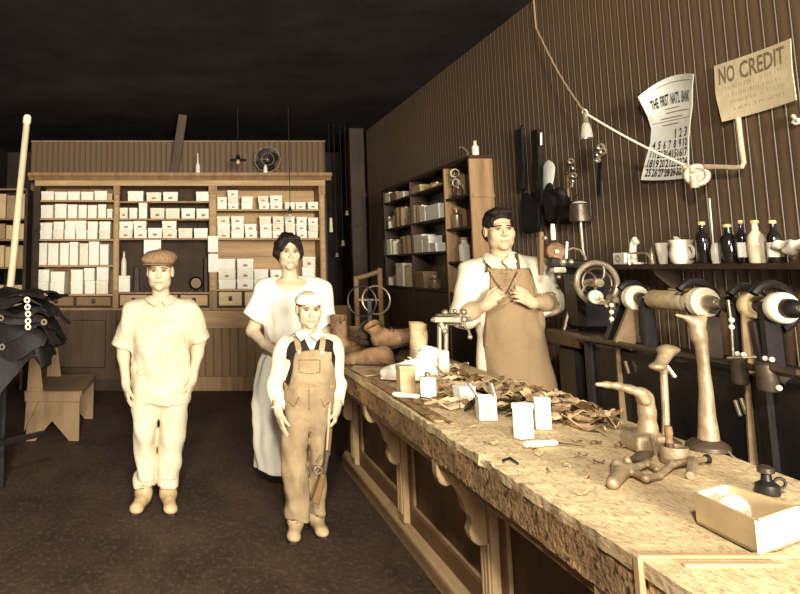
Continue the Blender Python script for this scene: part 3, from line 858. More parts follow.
# ================================================================== counter
ZK = 0.82
cnt = thing('work_counter', 'long worn wooden cobbler counter with scroll brackets running towards the camera', 'counter', (1.3, 3.2, 0))
CX0, CX1, CY0, CY1, CYS = 0.91, 1.69, 0.25, 5.3, 1.50
def slab(y0, y1, name, jag):
    ys = np.linspace(y0, y1, int((y1 - y0) / .014)); xs = np.concatenate([np.linspace(CX0, CX0 + .10, 5), np.linspace(CX0 + .16, CX1, 10)])
    nzf = lambda a, b: math.sin(a * 37 + b * 11) * .5 + math.sin(a * 83 - b * 29 + 1) * .3 + math.sin(a * 171 + 2) * .25
    P = []
    for yy in ys:
        row = []
        wear = jag * max(0, 1 - abs(yy - 2.3) / 1.6)
        for i, xx in enumerate(xs):
            dx = ((max(0, nzf(yy * .31, 0)) * .010 + max(0, nzf(yy * .9, 3)) * .004 + rnd.random() * .002) * wear) if i == 0 else (rnd.uniform(-.003, .003) if i < 5 else 0)
            dz = -(.009 if i == 0 else .006 if i == 1 else .002) * wear * (1 + .8 * nzf(yy * .45, xx) + rnd.uniform(-.2, .2)) - .001
            row.append((xx + dx, yy, ZK + min(dz, 0)))
        P.append(row)
    mb = MB(); mb.sheet(P, th=.032)
    # make thickness point down
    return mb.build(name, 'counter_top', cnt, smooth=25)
slab(CYS + .012, CY1, 'top', 1.0)
slab(CY0, CYS - .004, 'near_top', .5)
# apron with nicked surface
def apron(y0, y1):
    ys = np.linspace(y0, y1, int((y1 - y0) / .03)); zs = np.linspace(ZK - .036, .69, 6)
    P = [[(CX0 + .006 + rnd.uniform(-.003, .004), yy, zz) for zz in zs] for yy in ys]
    mb = MB(); mb.sheet(P, th=-.03)
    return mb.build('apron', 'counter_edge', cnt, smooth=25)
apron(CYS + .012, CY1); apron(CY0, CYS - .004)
MB().bx(CX0 + .02, CX1 - .02, CY1 - .03, CY1 - .004, .69, ZK - .034).build('end_apron', 'counter_edge', cnt)
MB().bx(CX0 + .02, CX1 - .02, CY0, CY1 - .03, .66, .695).build('soffit', 'counter_base', cnt)
# iron edge strap at the seam
st = MB(); st.bx(CX0 - .006, CX0 + .30, CYS - .005, CYS + .014, ZK - .002, ZK + .006); st.bx(CX0 - .008, CX0 + .004, CYS - .006, CYS + .014, .69, ZK + .004)
st.bx(CX0 + .06, CX0 + .26, CYS - .045, CYS - .03, ZK - .002, ZK + .006)
st.build('edge_strap', 'counter_trim', cnt, bevel=.002)
# front rail strip on the far part of the edge
rs = MB(); rs.bx(CX0 + .015, CX0 + .055, 2.75, 4.35, ZK, ZK + .010); rs.bx(CX0 + .065, CX0 + .085, 2.72, 4.2, ZK, ZK + .006)
rs.build('edge_rail', 'counter_edge', cnt, bevel=.003)
# base
BX = 1.13
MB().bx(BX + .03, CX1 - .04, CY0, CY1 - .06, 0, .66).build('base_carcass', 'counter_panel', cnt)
PIL = [0.60, 1.68, 2.76, 3.84, 4.92]
for yy in PIL:
    p = MB().bx(BX - .03, BX + .03, yy - .05, yy + .05, .10, .66).build('pilaster', 'counter_trim', cnt, bevel=.004)
    f = MB()
    for q in (-.028, 0, .028): f.bx(BX - .037, BX - .028, yy + q - .009, yy + q + .009, .14, .40)
    f.build('fluting', 'counter_trim', p, bevel=.003)
    # scroll bracket under the overhang, perpendicular to the front
    Lb = BX - .03 - (CX0 + .012)
    poly = [(0, 0), (Lb, 0), (Lb, -.055), (Lb * .94, -.085), (Lb * .82, -.098), (Lb * .70, -.090), (Lb * .58, -.108), (Lb * .48, -.145), (Lb * .44, -.19), (Lb * .34, -.20),
            (Lb * .31, -.225), (Lb * .37, -.255), (Lb * .33, -.288), (Lb * .2, -.305), (0, -.305)]
    br = MB().prism(poly, (BX - .03, yy - .028, .69), (-1, 0, 0), (0, 0, 1), .056)
    br.build('bracket', 'counter_trim', cnt, bevel=.005)
for a, b in zip([CY0 - .05] + PIL, PIL + [CY1 - .06]):
    y0, y1 = a + .05, b - .05
    if y1 - y0 < .1: continue
    MB().bx(BX, BX + .03, y0, y1, .56, .66).build('rail', 'counter_base', cnt, bevel=.004)
    MB().bx(BX, BX + .03, y0, y1, .10, .19).build('rail', 'counter_base', cnt, bevel=.004)
    MB().bx(BX, BX + .03, y0, y0 + .05, .19, .56).build('stile', 'counter_base', cnt, bevel=.004)
    MB().bx(BX, BX + .03, y1 - .05, y1, .19, .56).build('stile', 'counter_base', cnt, bevel=.004)
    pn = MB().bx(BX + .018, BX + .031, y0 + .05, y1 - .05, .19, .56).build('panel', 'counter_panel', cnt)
    fr = MB()
    for z0, z1, ya, yb in ((.19, .205, y0 + .05, y1 - .05), (.545, .56, y0 + .05, y1 - .05), (.205, .545, y0 + .05, y0 + .065), (.205, .545, y1 - .065, y1 - .05)):
        fr.bx(BX + .004, BX + .02, ya, yb, z0, z1)
    fr.build('moulding', 'counter_trim', pn, bevel=.004)
MB().prism([(0, 0), (-.045, 0), (-.045, .07), (-.03, .085), (-.02, .10), (0, .105)], (BX + .005, CY0, 0), (1, 0, 0), (0, 0, 1), -(CY1 - .06 - CY0)).build('plinth', 'counter_trim', cnt, bevel=.003)

# ================================================================== sign and calendar (flat sheets on the right wall)
def patch(rows, off):
    """rows: (v, [(px,py) x3], [off x3]) -> function (u,v) -> world point on the wall"""
    V = [r[0] for r in rows]
    def q(u, a): # quadratic through u=0,.5,1
        return a[0] * (1 - u) * (1 - 2 * u) + a[1] * 4 * u * (1 - u) + a[2] * u * (2 * u - 1)
    def f(u, v, lift=0.0):
        xs = [q(u, [p[0] for p in r[1]]) for r in rows]; ys = [q(u, [p[1] for p in r[1]]) for r in rows]; os_ = [q(u, r[2]) for r in rows]
        x, y, o = np.interp(v, V, xs), np.interp(v, V, ys), np.interp(v, V, os_)
        return at_x(x, y, XW - .022 - o - lift)
    return f
def text_tris(body, size=1.0):
    cu = bpy.data.curves.new('lettering', 'FONT'); cu.body = body; cu.size = size; cu.resolution_u = 2; cu.offset = .022
    ob = bpy.data.objects.new('lettering', cu); C.objects.link(ob)
    me = ob.to_mesh()
    vs = [(v.co.x, v.co.y) for v in me.vertices]; fs = [tuple(p.vertices) for p in me.polygons]
    ob.to_mesh_clear(); bpy.data.objects.remove(ob); bpy.data.curves.remove(cu)
    return vs, fs
def print_on(mb, f, body, u0, u1, v0, v1, lift=.0035, slant=0.0):
    vs, fs = text_tris(body)
    xs = [p[0] for p in vs]; ys = [p[1] for p in vs]
    x0, x1, y0, y1 = min(xs), max(xs), 0.0, max(max(ys), .6)
    out = []
    for x, y in vs:
        a = (x - x0) / (x1 - x0)
        u = u0 + (u1 - u0) * a
        v = v1 + (v0 - v1) * (y - y0) / (y1 - y0) + slant * a
        out.append(f(u, v, lift))
    mb.add(out, fs)
cal_rows = [(0, [(638, 97), (667, 78), (694, 74)], [.075, .03, .05]), (.12, [(642, 105), (668, 92), (692.5, 88)], [.06, .02, .03]), (.3, [(648, 117), (669.5, 110), (692.5, 106)], [.03, .012, .02]),
            (.45, [(651.5, 129), (670.5, 126), (690.5, 121)], [.01, .006, .03]), (.6, [(650.5, 143), (670, 142), (689, 138)], [.008, .006, .02]), (.8, [(645.5, 161), (668, 161), (689, 158)], [.012, .008, .012]), (1, [(641, 180), (666, 180), (689, 177.5)], [.02, .01, .02])]
cf = patch(cal_rows, 0)
cal = thing('wall_calendar', 'curling white bank calendar with bold black dates on the beadboard wall', 'calendar', cf(.5, 1))
P = [[cf(u, v) for u in np.linspace(0, 1, 13)] for v in np.linspace(0, 1, 28)]
MB().sheet(P, th=.0015).build('sheet', 'paper', cal, smooth=60)
ink = MB()
for wd, a, b in (('THE', .14, .29), ('FIRST', .33, .50), ("NAT'L", .54, .73), ('BANK', .77, .93)):
    sl = (.20 - .13) * 0
    print_on(ink, cf, wd, a, b, .135, .245)
ink2 = MB()
for wd, a, b in (('THE', .14, .29), ('FIRST', .33, .50), ("NAT'L", .54, .73), ('BANK', .77, .93)):
    print_on(ink2, cf, wd, a, b, .135, .245)
ink2.build('heading', 'black_ink', cal, smooth=0)
bord = MB()
def line_on(mb, f, u0, v0, u1, v1, w, lift=.003, n=10):
    rows = []
    for t in np.linspace(0, 1, n):
        u, v = u0 + (u1 - u0) * t, v0 + (v1 - v0) * t
        if abs(u1 - u0) > abs(v1 - v0): rows.append([f(u, v - w, lift), f(u, v + w, lift)])
        else: rows.append([f(u - w, v, lift), f(u + w, v, lift)])
    mb.sheet(rows, th=.0004)
for s in ((.06, .05, .95, .05), (.06, .40, .95, .40), (.06, .05, .06, .40), (.95, .05, .95, .40)): line_on(bord, cf, *s, .0025)
for u0, u1, v in ((.40, .72, .285), (.42, .92, .325), (.28, .80, .372), (.3, .7, .435)): line_on(bord, cf, u0, v, u1, v, .004)
bord.build('border', 'faint_ink', cal, smooth=0)
nums = MB()
day = 1
for r in range(5):
    for c_ in range(7):
        if r == 0 and c_ < 4: continue
        if day > 31: break
        u0 = .06 + c_ * .131; v0 = .49 + r * .098
        ww = .024 if day == 1 else .085 if day == 11 else .112 if day > 9 else .06
        print_on(nums, cf, str(day), u0 + (.1 - ww) / 2, u0 + (.1 + ww) / 2, v0 - .004, v0 + .078)
        day += 1
nums.build('dates', 'black_ink', cal, smooth=0)

sf = patch([(0, [(714.5, 66), (753, 53), (791, 38.5)], [.004, .012, .03]), (.5, [(716, 95), (755, 83.5), (792.5, 68)], [.006, .004, .012]), (1, [(722.5, 122), (760, 112), (797, 100)], [.02, .006, .02])], 0)
sg = thing('card_sign', 'stiff tan card sign reading NO CREDIT on the beadboard wall', 'sign', sf(.5, 1))
MB().sheet([[sf(u, v) for u in np.linspace(0, 1, 12)] for v in np.linspace(0, 1, 10)], th=.003).build('card', 'sign_card', sg, smooth=60)
ink = MB(); print_on(ink, sf, 'NO', .045, .25, .06, .34); print_on(ink, sf, 'CREDIT', .31, .90, .06, .34)
ink.build('lettering', 'faint_ink', sg, smooth=0)
sm = MB()
for row, (v, h) in enumerate(((.43, .035), (.56, .035), (.69, .03), (.82, .03))):
    u = .10 + .03 * row
    while u < .88:
        w = rnd.uniform(.012, .028)
        if rnd.random() < .75: line_on(sm, sf, u, v - h + rnd.uniform(-.01, .01), u + rnd.uniform(-.004, .004), v + h, .004, n=3)
        if rnd.random() < .5: line_on(sm, sf, u, v + rnd.uniform(-h, h), u + w, v + rnd.uniform(-h, h) * .2, .007, n=3)
        u += w + .006
sm.build('small_print', 'pale_ink', sg, smooth=0)

# ================================================================== people
def unit_v(v): v = np.array(v, float); return v / (np.linalg.norm(v) + 1e-12)
def hand(fd, wrist, d, thumb_dir, sc=1.0, curl=(.25, .35, .3), spread=1.0, thumb_curl=.3):
    """five-fingered hand: d = wrist->knuckles, thumb_dir = side of the palm where the thumb sits; palm faces d x thumb"""
    w = np.array(wrist, float); d = unit_v(d); s = unit_v(np.array(thumb_dir, float) - d * np.dot(thumb_dir, d)); n = np.cross(d, s)
    lat = [.029, .0095, -.0095, -.027]; plen = [.086, .090, .085, .076]; flen = [.070, .078, .072, .056]; rad = [.0088, .0092, .0088, .0076]
    nn = hand.sign * n
    fd.rc(w - d * .01 * sc, w + d * .03 * sc, .024 * sc, .026 * sc, .02)
    for i in range(4):
        k = w + d * plen[i] * sc + s * lat[i] * sc
        fd.rc(w + d * .012 * sc + s * lat[i] * .55 * sc, k, .016 * sc, .0115 * sc, .010)
        p = k; ang = 0.0
        dirf = unit_v(d + s * lat[i] * 3.2 * spread)
        for j, q in enumerate((.44, .32, .24)):
            ang += curl[j]
            v = dirf * math.cos(ang) + nn * math.sin(ang)
            e = p + v * flen[i] * q * sc
            fd.rc(p, e, rad[i] * sc * (1 - .1 * j), rad[i] * sc * (.92 - .1 * j), .0035)
            p = e
    p = w + d * .026 * sc + s * .022 * sc
    v1 = unit_v(d * .75 + s * .62 + nn * .25); v2 = unit_v(d * .95 + s * .18 + nn * thumb_curl)
    k = p + v1 * .036 * sc
    fd.rc(p, k, .015 * sc, .0115 * sc, .012); m_ = k + v2 * .030 * sc
    fd.rc(k, m_, .0112 * sc, .0100 * sc, .004); fd.rc(m_, m_ + unit_v(v2 + nn * .2) * .024 * sc, .0098 * sc, .0082 * sc, .004)
hand.sign = 1.0
def rot_head(yaw, pitch=0.0, roll=0.0):
    from mathutils import Euler
    return np.array(Euler((pitch, roll, yaw)).to_matrix())
def head(fd, c, sc, R, neck_to, neck_r=.052, jaw=1.0):
    c = np.array(c, float)
    W_ = lambda x, y, z: c + R @ (np.array([x, y, z]) * sc)
    RT = R.T
    def el(p, r, k, op='add'): fd.el(W_(*p), np.array(r) * sc, k * sc, op, RT)
    fd.rc(W_(0, .022, -.055), neck_to, neck_r * sc, neck_r * 1.15 * sc, .03)
    el((0, .016, .036), (.074, .093, .084), .02)
    el((0, -.020, -.036), (.066 * jaw, .066, .070), .035)
    el((0, -.062, -.095), (.022 * jaw, .020, .018), .030)
    for s in (-1, 1):
        el((s * .042, -.056, -.020), (.022, .022, .022), .030)
        el((s * .044 * jaw, -.012, -.066), (.014, .028, .02), .03)
    el((0, -.080, .028), (.044, .012, .010), .018)
    for s in (-1, 1): el((s * .031, -.100, .006), (.020, .021, .0125), .012, 'sub')
    fd.rc(W_(0, -.085, .014), W_(0, -.104, -.026), .0075 * sc, .0115 * sc, .012 * sc)
    for s in (-1, 1): el((s * .0115, -.096, -.029), (.0085, .0095, .0075), .007)
    el((0, -.0845, -.057), (.024, .010, .0055), .006); el((0, -.083, -.0675), (.020, .010, .0065), .006)
    fd.rc(W_(-.024, -.092, -.0622), W_(.024, -.092, -.0622), .0022 * sc, .0022 * sc, .004 * sc, 'sub')
    for s in (-1, 1):
        el((s * .077, .014, -.004), (.010, .020, .032), .008)
        el((s * .086, .006, -.002), (.006, .010, .018), .006, 'sub')
def face_parts(root, c, sc, R, brow='brow', lip=True, iris='eye_dark'):
    c = np.array(c, float)
    W_ = lambda x, y, z: c + R @ (np.array([x, y, z]) * sc)
    for s in (-1, 1):
        e = MB().sphere(W_(s * .030, -.0745, .0055), np.array((.0135, .0105, .0085)) * sc, 14, 9).build('eye', 'eye_white', root)
        MB().sphere(W_(s * .030, -.0822, .0055), np.array((.0066, .0034, .0068)) * sc, 12, 8).build('iris', iris, e)
        lid_ = MB().tube([W_(s * .030 + q, -.0855 + abs(q) * .28, .0145 - abs(q) * .25) for q in np.linspace(-.015, .015, 7)], .0027 * sc, 6)
        lid_.build('eyelid', 'brow', root)
        MB().tube([W_(s * .030 + q * s, -.0925 + max(q, 0) * .5, .0235 + .003 * math.cos(q * 80) - max(q, 0) * .12) for q in np.linspace(-.017, .021, 7)], .0036 * sc, 6).build('eyebrow', brow, root)
    if lip:
        MB().tube([W_(q, -.0925 + abs(q) * .32, -.0620 + abs(q) * .03) for q in np.linspace(-.021, .021, 9)], .0028 * sc, 6).build('mouth', 'lips', root)
def hair_field(c, sc, R, res=.005, grow=.010, front=-.055, low=-.05, hairline=.065):
    c = np.array(c, float)
    fd = Field(c - .17 * sc, c + .17 * sc, res)
    W_ = lambda x, y, z: c + R @ (np.array([x, y, z]) * sc)
    RT = R.T
    fd.el(W_(0, .018, .040), np.array((.074 + grow, .093 + grow, .084 + grow)) * sc, .01, 'add', RT)
    fd.el(W_(0, .045, -.01), np.array((.072 + grow, .062 + grow, .07)) * sc, .02, 'add', RT)
    # face window
    fd.el(W_(0, -.135, -.025), np.array((.100, .090, .128 + (hairline - .065))) * sc, .008, 'sub', RT)
    for s in (-1, 1): fd.el(W_(s * .085, -.0, -.02), np.array((.03, .045, .045)) * sc, .01, 'sub', RT)
    return fd, W_, RT
def lace_boot(root, ankle, toe_dx, name='boot', material='shoe_pale', L=.26, h=.12, res=.005, top_r=.048, sole=True, ws=1.0):
    """laced ankle boot standing on the floor below the ankle, toe towards the camera (-y) and toe_dx aside"""
    ax, ay = ankle[0], ankle[1]
    fd = Field((ax - .13, ay - L - .02, -.01), (ax + .13, ay + .12, h + .06), res)
    hd = unit_v((toe_dx, -1, 0))
    heel = np.array((ax, ay, 0)) - hd * .045
    toe = heel + hd * L
    fd.rc((ax, ay, .07), (ax, ay, h + .02), top_r, top_r, .02, cut=True)
    fd.rc(heel + (0, 0, .038), (ax, ay, .075), .031 * ws, .042 * ws, .03)
    fd.rc(np.array((ax, ay, .066)) + hd * .03, toe - hd * .065 + (0, 0, .030), .038 * ws, .028 * ws, .035)
    fd.rc(heel + hd * .01 + (0, 0, .030), toe - hd * .045 + (0, 0, .028), .030 * ws, .032 * ws, .025)
    fd.el(toe - hd * .055 + (0, 0, .030), (.040 * ws, .050, .024), .015)
    fd.cutplane((0, 0, .012), (0, 0, -1))
    b = fd.build(name, material, root)
    s = MB(); sd = np.cross(hd, (0, 0, 1))
    pts = []
    for t in np.linspace(0, 1, 14):
        w = .034 + .012 * math.sin(t * math.pi * .9 + .35) - (.0 if t < .9 else .012 * (t - .9) / .1)
        if t < .06: w *= .7
        pts.append((t * L, w * .9 * ws))
    poly = [(a - .0, w) for a, w in pts] + [(a, -w) for a, w in reversed(pts)]
    s.prism(poly, heel - hd * .012 + np.array((0, 0, 0.001)), hd, sd, -.014 if np.cross(hd, sd)[2] > 0 else .014)
    A = np.array(s.v); s.v = [(p[0], p[1], abs(p[2])) for p in s.v]
    s.build('sole', 'sole', b)
    lc = MB()
    for i in range(5):
        z = .075 + i * .017; f = .052 - i * .006
        q = np.array((ax, ay, z)) + hd * (f + .012 if i < 3 else f + .016)
        lc.tube([q - sd * .018 + (0, 0, .004), q + hd * .006, q + sd * .018 - (0, 0, .004)], .0026, 5)
    lc.build('laces', 'cloth_seam' if material != 'shoe_pale' else 'sole', b)
    return b

# ------------------------------------------------------------------ youth in cap and pale overalls
def make_youth():
    Y0 = 4.36
    def W(px, py, dy=0.0): return at_y(px, py, Y0 + dy)
    def st(rows): # (py, xl, xr, ry, dy)
        out = []
        for py, xl, xr, ry, dy in rows:
            a, b = W(xl, py), W(xr, py); out.append((a[2], (a[0] + b[0]) / 2, Y0 + dy, abs(b[0] - a[0]) / 2, ry))
        return out
    c = W(160, 271.5, -.02); R = rot_head(-.05, .03); sc = 1.0
    root = thing('person', 'person in a tweed cap and pale overalls standing with arms hanging', 'person', (W(157, 500)[0], Y0, 0))
    lo, hi = np.array((-.60, Y0 - .26, 0)), np.array((.16, Y0 + .24, 1.56))
    # body
    b = Field(lo, hi, .005)
    head(b, c, sc, R, W(161, 302, .02), .05)
    b.loft(st([(302, 146, 178, .06, .02), (310, 134, 188, .085, .01), (335, 136, 188, .10, 0), (365, 138, 184, .09, 0), (390, 137, 186, .10, 0)]), .03)
    for s in (-1, 1):
        sh, el, wr = (W(134, 309), W(122.5, 345, .015), W(126, 383, -.05)) if s < 0 else (W(189, 308), W(199.5, 341, .015), W(192.5, 378, -.05))
        b.rc(sh, el, .048, .038, .03); b.rc(el, wr, .038, .025, .015)
        b.el(el * .72 + wr * .28, (.038, .040, .055), .02)
        hand.sign = 1.0 if s > 0 else -1.0
        tip = W(128.5, 410, -.07) if s < 0 else W(187.5, 404, -.07)
        hand(b, wr, tip - wr, (-s * .35, -1, 0), .90, (.18, .3, .25))
        hip, kn, an = (W(147, 395), W(145, 440), W(143.5, 488)) if s < 0 else (W(172, 395), W(170, 440), W(168, 486))
        an = np.array((an[0], Y0 + .03, .10))
        b.rc(hip, kn, .075, .055, .03); b.rc(kn, an, .052, .036, .02); b.rc(an, an + (0, -.05, -.05), .035, .03, .02)
    b.build('body', 'skin', root)
    face_parts(root, c, sc, R)
    h, W_, RT = hair_field(c, sc, R, grow=.004)
    h.cutplane(W_(0, 0, .045), (0, 0, 1)); h.build('hair', 'brow', root)
    # cap: soft eight-piece crown leaning to the left with a short peak
    f = Field(c + np.array((-.18, -.22, -.02)), c + np.array((.18, .18, .22)), .004)
    f.el(W_(.000, .012, .086), np.array((.108, .120, .050)), .02)
    f.el(W_(-.012, -.055, .072), np.array((.098, .062, .036)), .03)
    f.el(W_(0, .015, .060), np.array((.086, .103, .035)), .02)
    f.el(W_(.0, .012, .018), np.array((.077, .096, .06)), .008, 'sub')
    f.el(W_(0, -.075, .0), np.array((.066, .055, .050)), .008, 'sub')
    f.wrinkle(.0022, 55, 3)
    cap = f.build('cap', 'cap_tweed', root)
    p = Field(c + np.array((-.15, -.24, 0)), c + np.array((.13, 0, .12)), .0035)
    p.el(W_(-.018, -.092, .046), np.array((.080, .056, .009)), .005, 'add', (RT if True else None))
    p.el(W_(-.018, -.085, .030), np.array((.068, .05, .012)), .006, 'sub', RT)
    p.build('peak', 'cap_tweed', cap)
    MB().sphere(W_(.0, .0, .137), (.009, .009, .005), 10, 6).build('button', 'cap_tweed', cap)
    # shirt with rolled short sleeves
    s_ = Field(lo, hi, .006)
    s_.loft(st([(296, 151, 170, .062, .015), (299, 144, 179, .074, .012), (303, 135, 189, .092, .008), (310, 129, 195, .108, 0), (325, 130, 195, .122, -.005), (345, 132, 192, .125, -.005), (372, 132, 190, .118, 0)]), .02, folds=((9, .012, 0, 20), (5, .012, 1, -14)), p=2.3)
    for s in (-1, 1):
        sh, el = (W(134.5, 311), W(122.5, 346)) if s < 0 else (W(188.5, 310), W(200, 340.5))
        s_.rc(sh, el, .068, .060, .04, cut=True)
        dl = unit_v(el - sh)
        s_.rc(el - dl * .035, el + dl * .004, .064, .064, .006, cut=True, cuta=True)
        s_.rc(el - dl * .02, el + dl * .05, .050, .050, .004, 'sub')
    s_.rc(W(160, 290, -.01), W(161, 306, .02), .058, .058, .01, 'sub')
    s_.wrinkle(.0060, 46, 5)
    shirt = s_.build('shirt', 'cloth_pale', root)
    col = MB()
    for s in (-1, 1):
        a = [W(160.5 + s * 1, 301, -.115), W(160.5 + s * 7, 297, -.085), W(160.5 + s * 11, 296, -.02)]
        bq = [W(160.5 + s * 5, 307, -.128), W(160.5 + s * 12, 303, -.112), W(160.5 + s * 16, 299.5, -.03)]
        rows = [a, bq] if s > 0 else [bq, a]
        col.sheet(rows, th=.006)
    col.build('collar', 'cloth_pale', shirt, smooth=60)
    # overalls
    o = Field(lo, hi, .006)
    o.loft(st([(333, 136, 188, .128, -.008), (350, 133, 190, .131, -.006), (372, 131.5, 190.5, .128, 0), (390, 131.5, 190.5, .126, 0), (402, 132, 190, .122, 0)]), .02, folds=((8, .012, 2, 18), (5, .012, 0, 12)), p=2.3)
    o.loft(st([(395, 131.5, 160.5, .105, 0), (420, 132, 158, .095, 0), (440, 133.5, 157, .088, 0), (462, 135, 156, .082, .005), (478, 136, 155.5, .08, .01)]), .02, folds=((5, .022, 1, 26), (3, .02, 0, -18)))
    o.loft(st([(395, 161.5, 190, .105, 0), (420, 159.5, 187, .095, 0), (440, 157.5, 184.5, .088, 0), (462, 157, 181, .082, .005), (477, 157.5, 178, .08, .01)]), .012, folds=((5, .022, 2, 24), (3, .02, 1.5, -17)))
    for xl, xr, py in ((134.5, 156, 474), (156.5, 179, 472.5)):
        A, B = W((xl + xr) / 2, py, .01), W((xl + xr) / 2, py + 12, .012)
        r = (W(xr, py)[0] - W(xl, py)[0]) / 2
        o.rc(A, B, r, r * .97, .004, cut=True, cuta=True)
    for xl, xr, py in ((134.5, 156, 478), (156.5, 179, 476)):
        A, B = W((xl + xr) / 2, py, .01), W((xl + xr) / 2, py + 18, .012); o.rc(A, B, .052, .056, .004, 'sub')
    o.cutplane(W(160, 333.5), (0, 0, 1))
    o.wrinkle(.0070, 40, 8)
    ov = o.build('overalls', 'cloth_pale', root)
    ribbon(s_, [(146, 299), (146, 315), (148, 334)], 6, 'strap', 'cloth_pale', ov, .004)
    ribbon(s_, [(176, 299), (177, 315), (176, 334)], 6, 'strap', 'cloth_pale', ov, .004)
    ribbon(s_, [(146, 320), (161, 321), (178, 320)], 1.2, 'bib_edge', 'cloth_seam', ov, .003)
    ribbon(o, [(161, 336), (160.5, 360), (160, 398)], 1.2, 'fly_seam', 'cloth_seam', ov, .002)
    ribbon(o, [(138, 350), (146, 357), (149, 358)], 1.2, 'pocket_seam', 'cloth_seam', ov, .002)
    ribbon(o, [(186, 350), (178, 357), (174, 358)], 1.2, 'pocket_seam', 'cloth_seam', ov, .002)
    ribbon(s_, [(160.5, 302), (160.5, 311)], 1.6, 'placket', 'cloth_seam', shirt, .003)
    lace_boot(root, (W(143.5, 490)[0], Y0 + .03, 0), -.22, 'boot', 'shoe_pale', .25, .145)
    lace_boot(root, (W(168, 488)[0], Y0 + .03, 0), .12, 'boot', 'shoe_pale', .25, .145)
make_youth()

# ------------------------------------------------------------------ woman in a white dress
def make_woman():
    Y0 = 4.78
    def W(px, py, dy=0.0): return at_y(px, py, Y0 + dy)
    def st(rows):
        out = []
        for py, xl, xr, ry, dy in rows:
            a, b = W(xl, py), W(xr, py); out.append((a[2], (a[0] + b[0]) / 2, Y0 + dy, abs(b[0] - a[0]) / 2, ry))
        return out
    c = W(288.5, 252.8, -.02); R = rot_head(.06, .02, .03); sc = .99
    root = thing('person', 'person with dark hair in a white short-sleeved dress behind the small boy', 'person', (W(292, 480)[0], Y0, 0))
    lo, hi = np.array((.30, Y0 - .30, 0)), np.array((1.08, Y0 + .30, 1.70))
    b = Field(lo, hi, .005)
    head(b, c, sc, R, W(291, 284, .02), .048, .95)
    b.loft(st([(279, 278, 306, .06, .02), (285, 266, 320, .09, .01), (305, 270, 318, .105, 0), (345, 273, 315, .095, 0), (372, 266, 322, .11, 0)]), .04)
    sh, el, wr = W(266, 291), W(252.5, 331, .02), W(264, 344, -.13)
    b.rc(sh, el, .052, .042, .03); b.rc(el, wr, .043, .028, .02)
    hand.sign = 1.0; hand(b, wr, W(277, 351, -.19) - wr, (0, 0, 1), .92, (.2, .3, .3))
    sh, el, wr = W(320, 290), W(327, 335, .05), W(322, 372, .04)
    b.rc(sh, el, .052, .042, .03); b.rc(el, wr, .043, .028, .02)
    hand.sign = -1.0; hand(b, wr, (0, 0, -1), (0, -1, 0), .92)
    for px in (288, 308):
        hip, an = W(px, 380), np.array((W(px, 480)[0], Y0 + .03, .09))
        kn = (hip + an) / 2
        b.rc(hip, kn, .085, .06, .03); b.rc(kn, an, .055, .036, .02); b.rc(an, an + (0, -.05, -.045), .034, .03, .02)
    b.build('body', 'skin', root)
    face_parts(root, c, sc, R)
    h, W_, RT = hair_field(c, sc, R, .004, grow=.016, hairline=.058)
    for s in (-1, 1): h.el(W_(s * .080, .005, .008), (.026, .045, .050), .02, 'add', RT)
    h.el(W_(.02, .08, .0), (.07, .05, .06), .03, 'add', RT)
    h.rc(W_(-.045, -.066, .092), W_(.050, -.060, .100), .014, .015, .02); h.rc(W_(-.045, -.066, .092), W_(-.075, -.045, .04), .014, .014, .02)
    h.wrinkle(.0035, 130, 4); h.wrinkle(.003, 60, 9); h.build('hair', 'hair', root)
    d = Field(lo, hi, .006)
    d.loft(st([(276.5, 276, 309, .07, .015), (280, 267, 319, .088, .01), (286, 261, 325, .105, 0), (300, 262.5, 325, .125, -.01), (318, 265, 322, .135, -.015), (338, 266.5, 320, .122, -.005), (348, 266, 321, .118, 0),
                (362, 258, 324, .14, 0), (385, 253.5, 325, .165, 0), (420, 253, 325, .185, 0), (445, 253.5, 325, .195, 0), (468, 255, 325, .205, 0)]), .02,
           folds=((11, .020, 0, 7), (7, .020, 1, -9), (5, .012, 2, 5)))
    for s in (-1, 1):
        sh, el = (W(266, 290), W(252.5, 318, .0)) if s < 0 else (W(320, 289), W(327, 322, .02))
        d.rc(sh, el, .072, .078 if s < 0 else .070, .05, cut=True)
        dl = unit_v(el - sh); d.rc(el - dl * .02, el + dl * .04, .060, .062, .004, 'sub')
    d.el(W(291, 277, -.07), (.108, .12, .085), .012, 'sub')
    d.wrinkle(.0055, 38, 12)
    dr = d.build('dress', 'cloth_white', root)
    ribbon(d, [(266, 344), (280, 347), (300, 346), (318, 344)], 4, 'waistband', 'cloth_white', dr, .004)
    for px in (288, 308):
        lace_boot(root, (W(px, 480)[0], Y0 + .03, 0), 0, 'shoe', 'leather_dark', .24, .11)
make_woman()

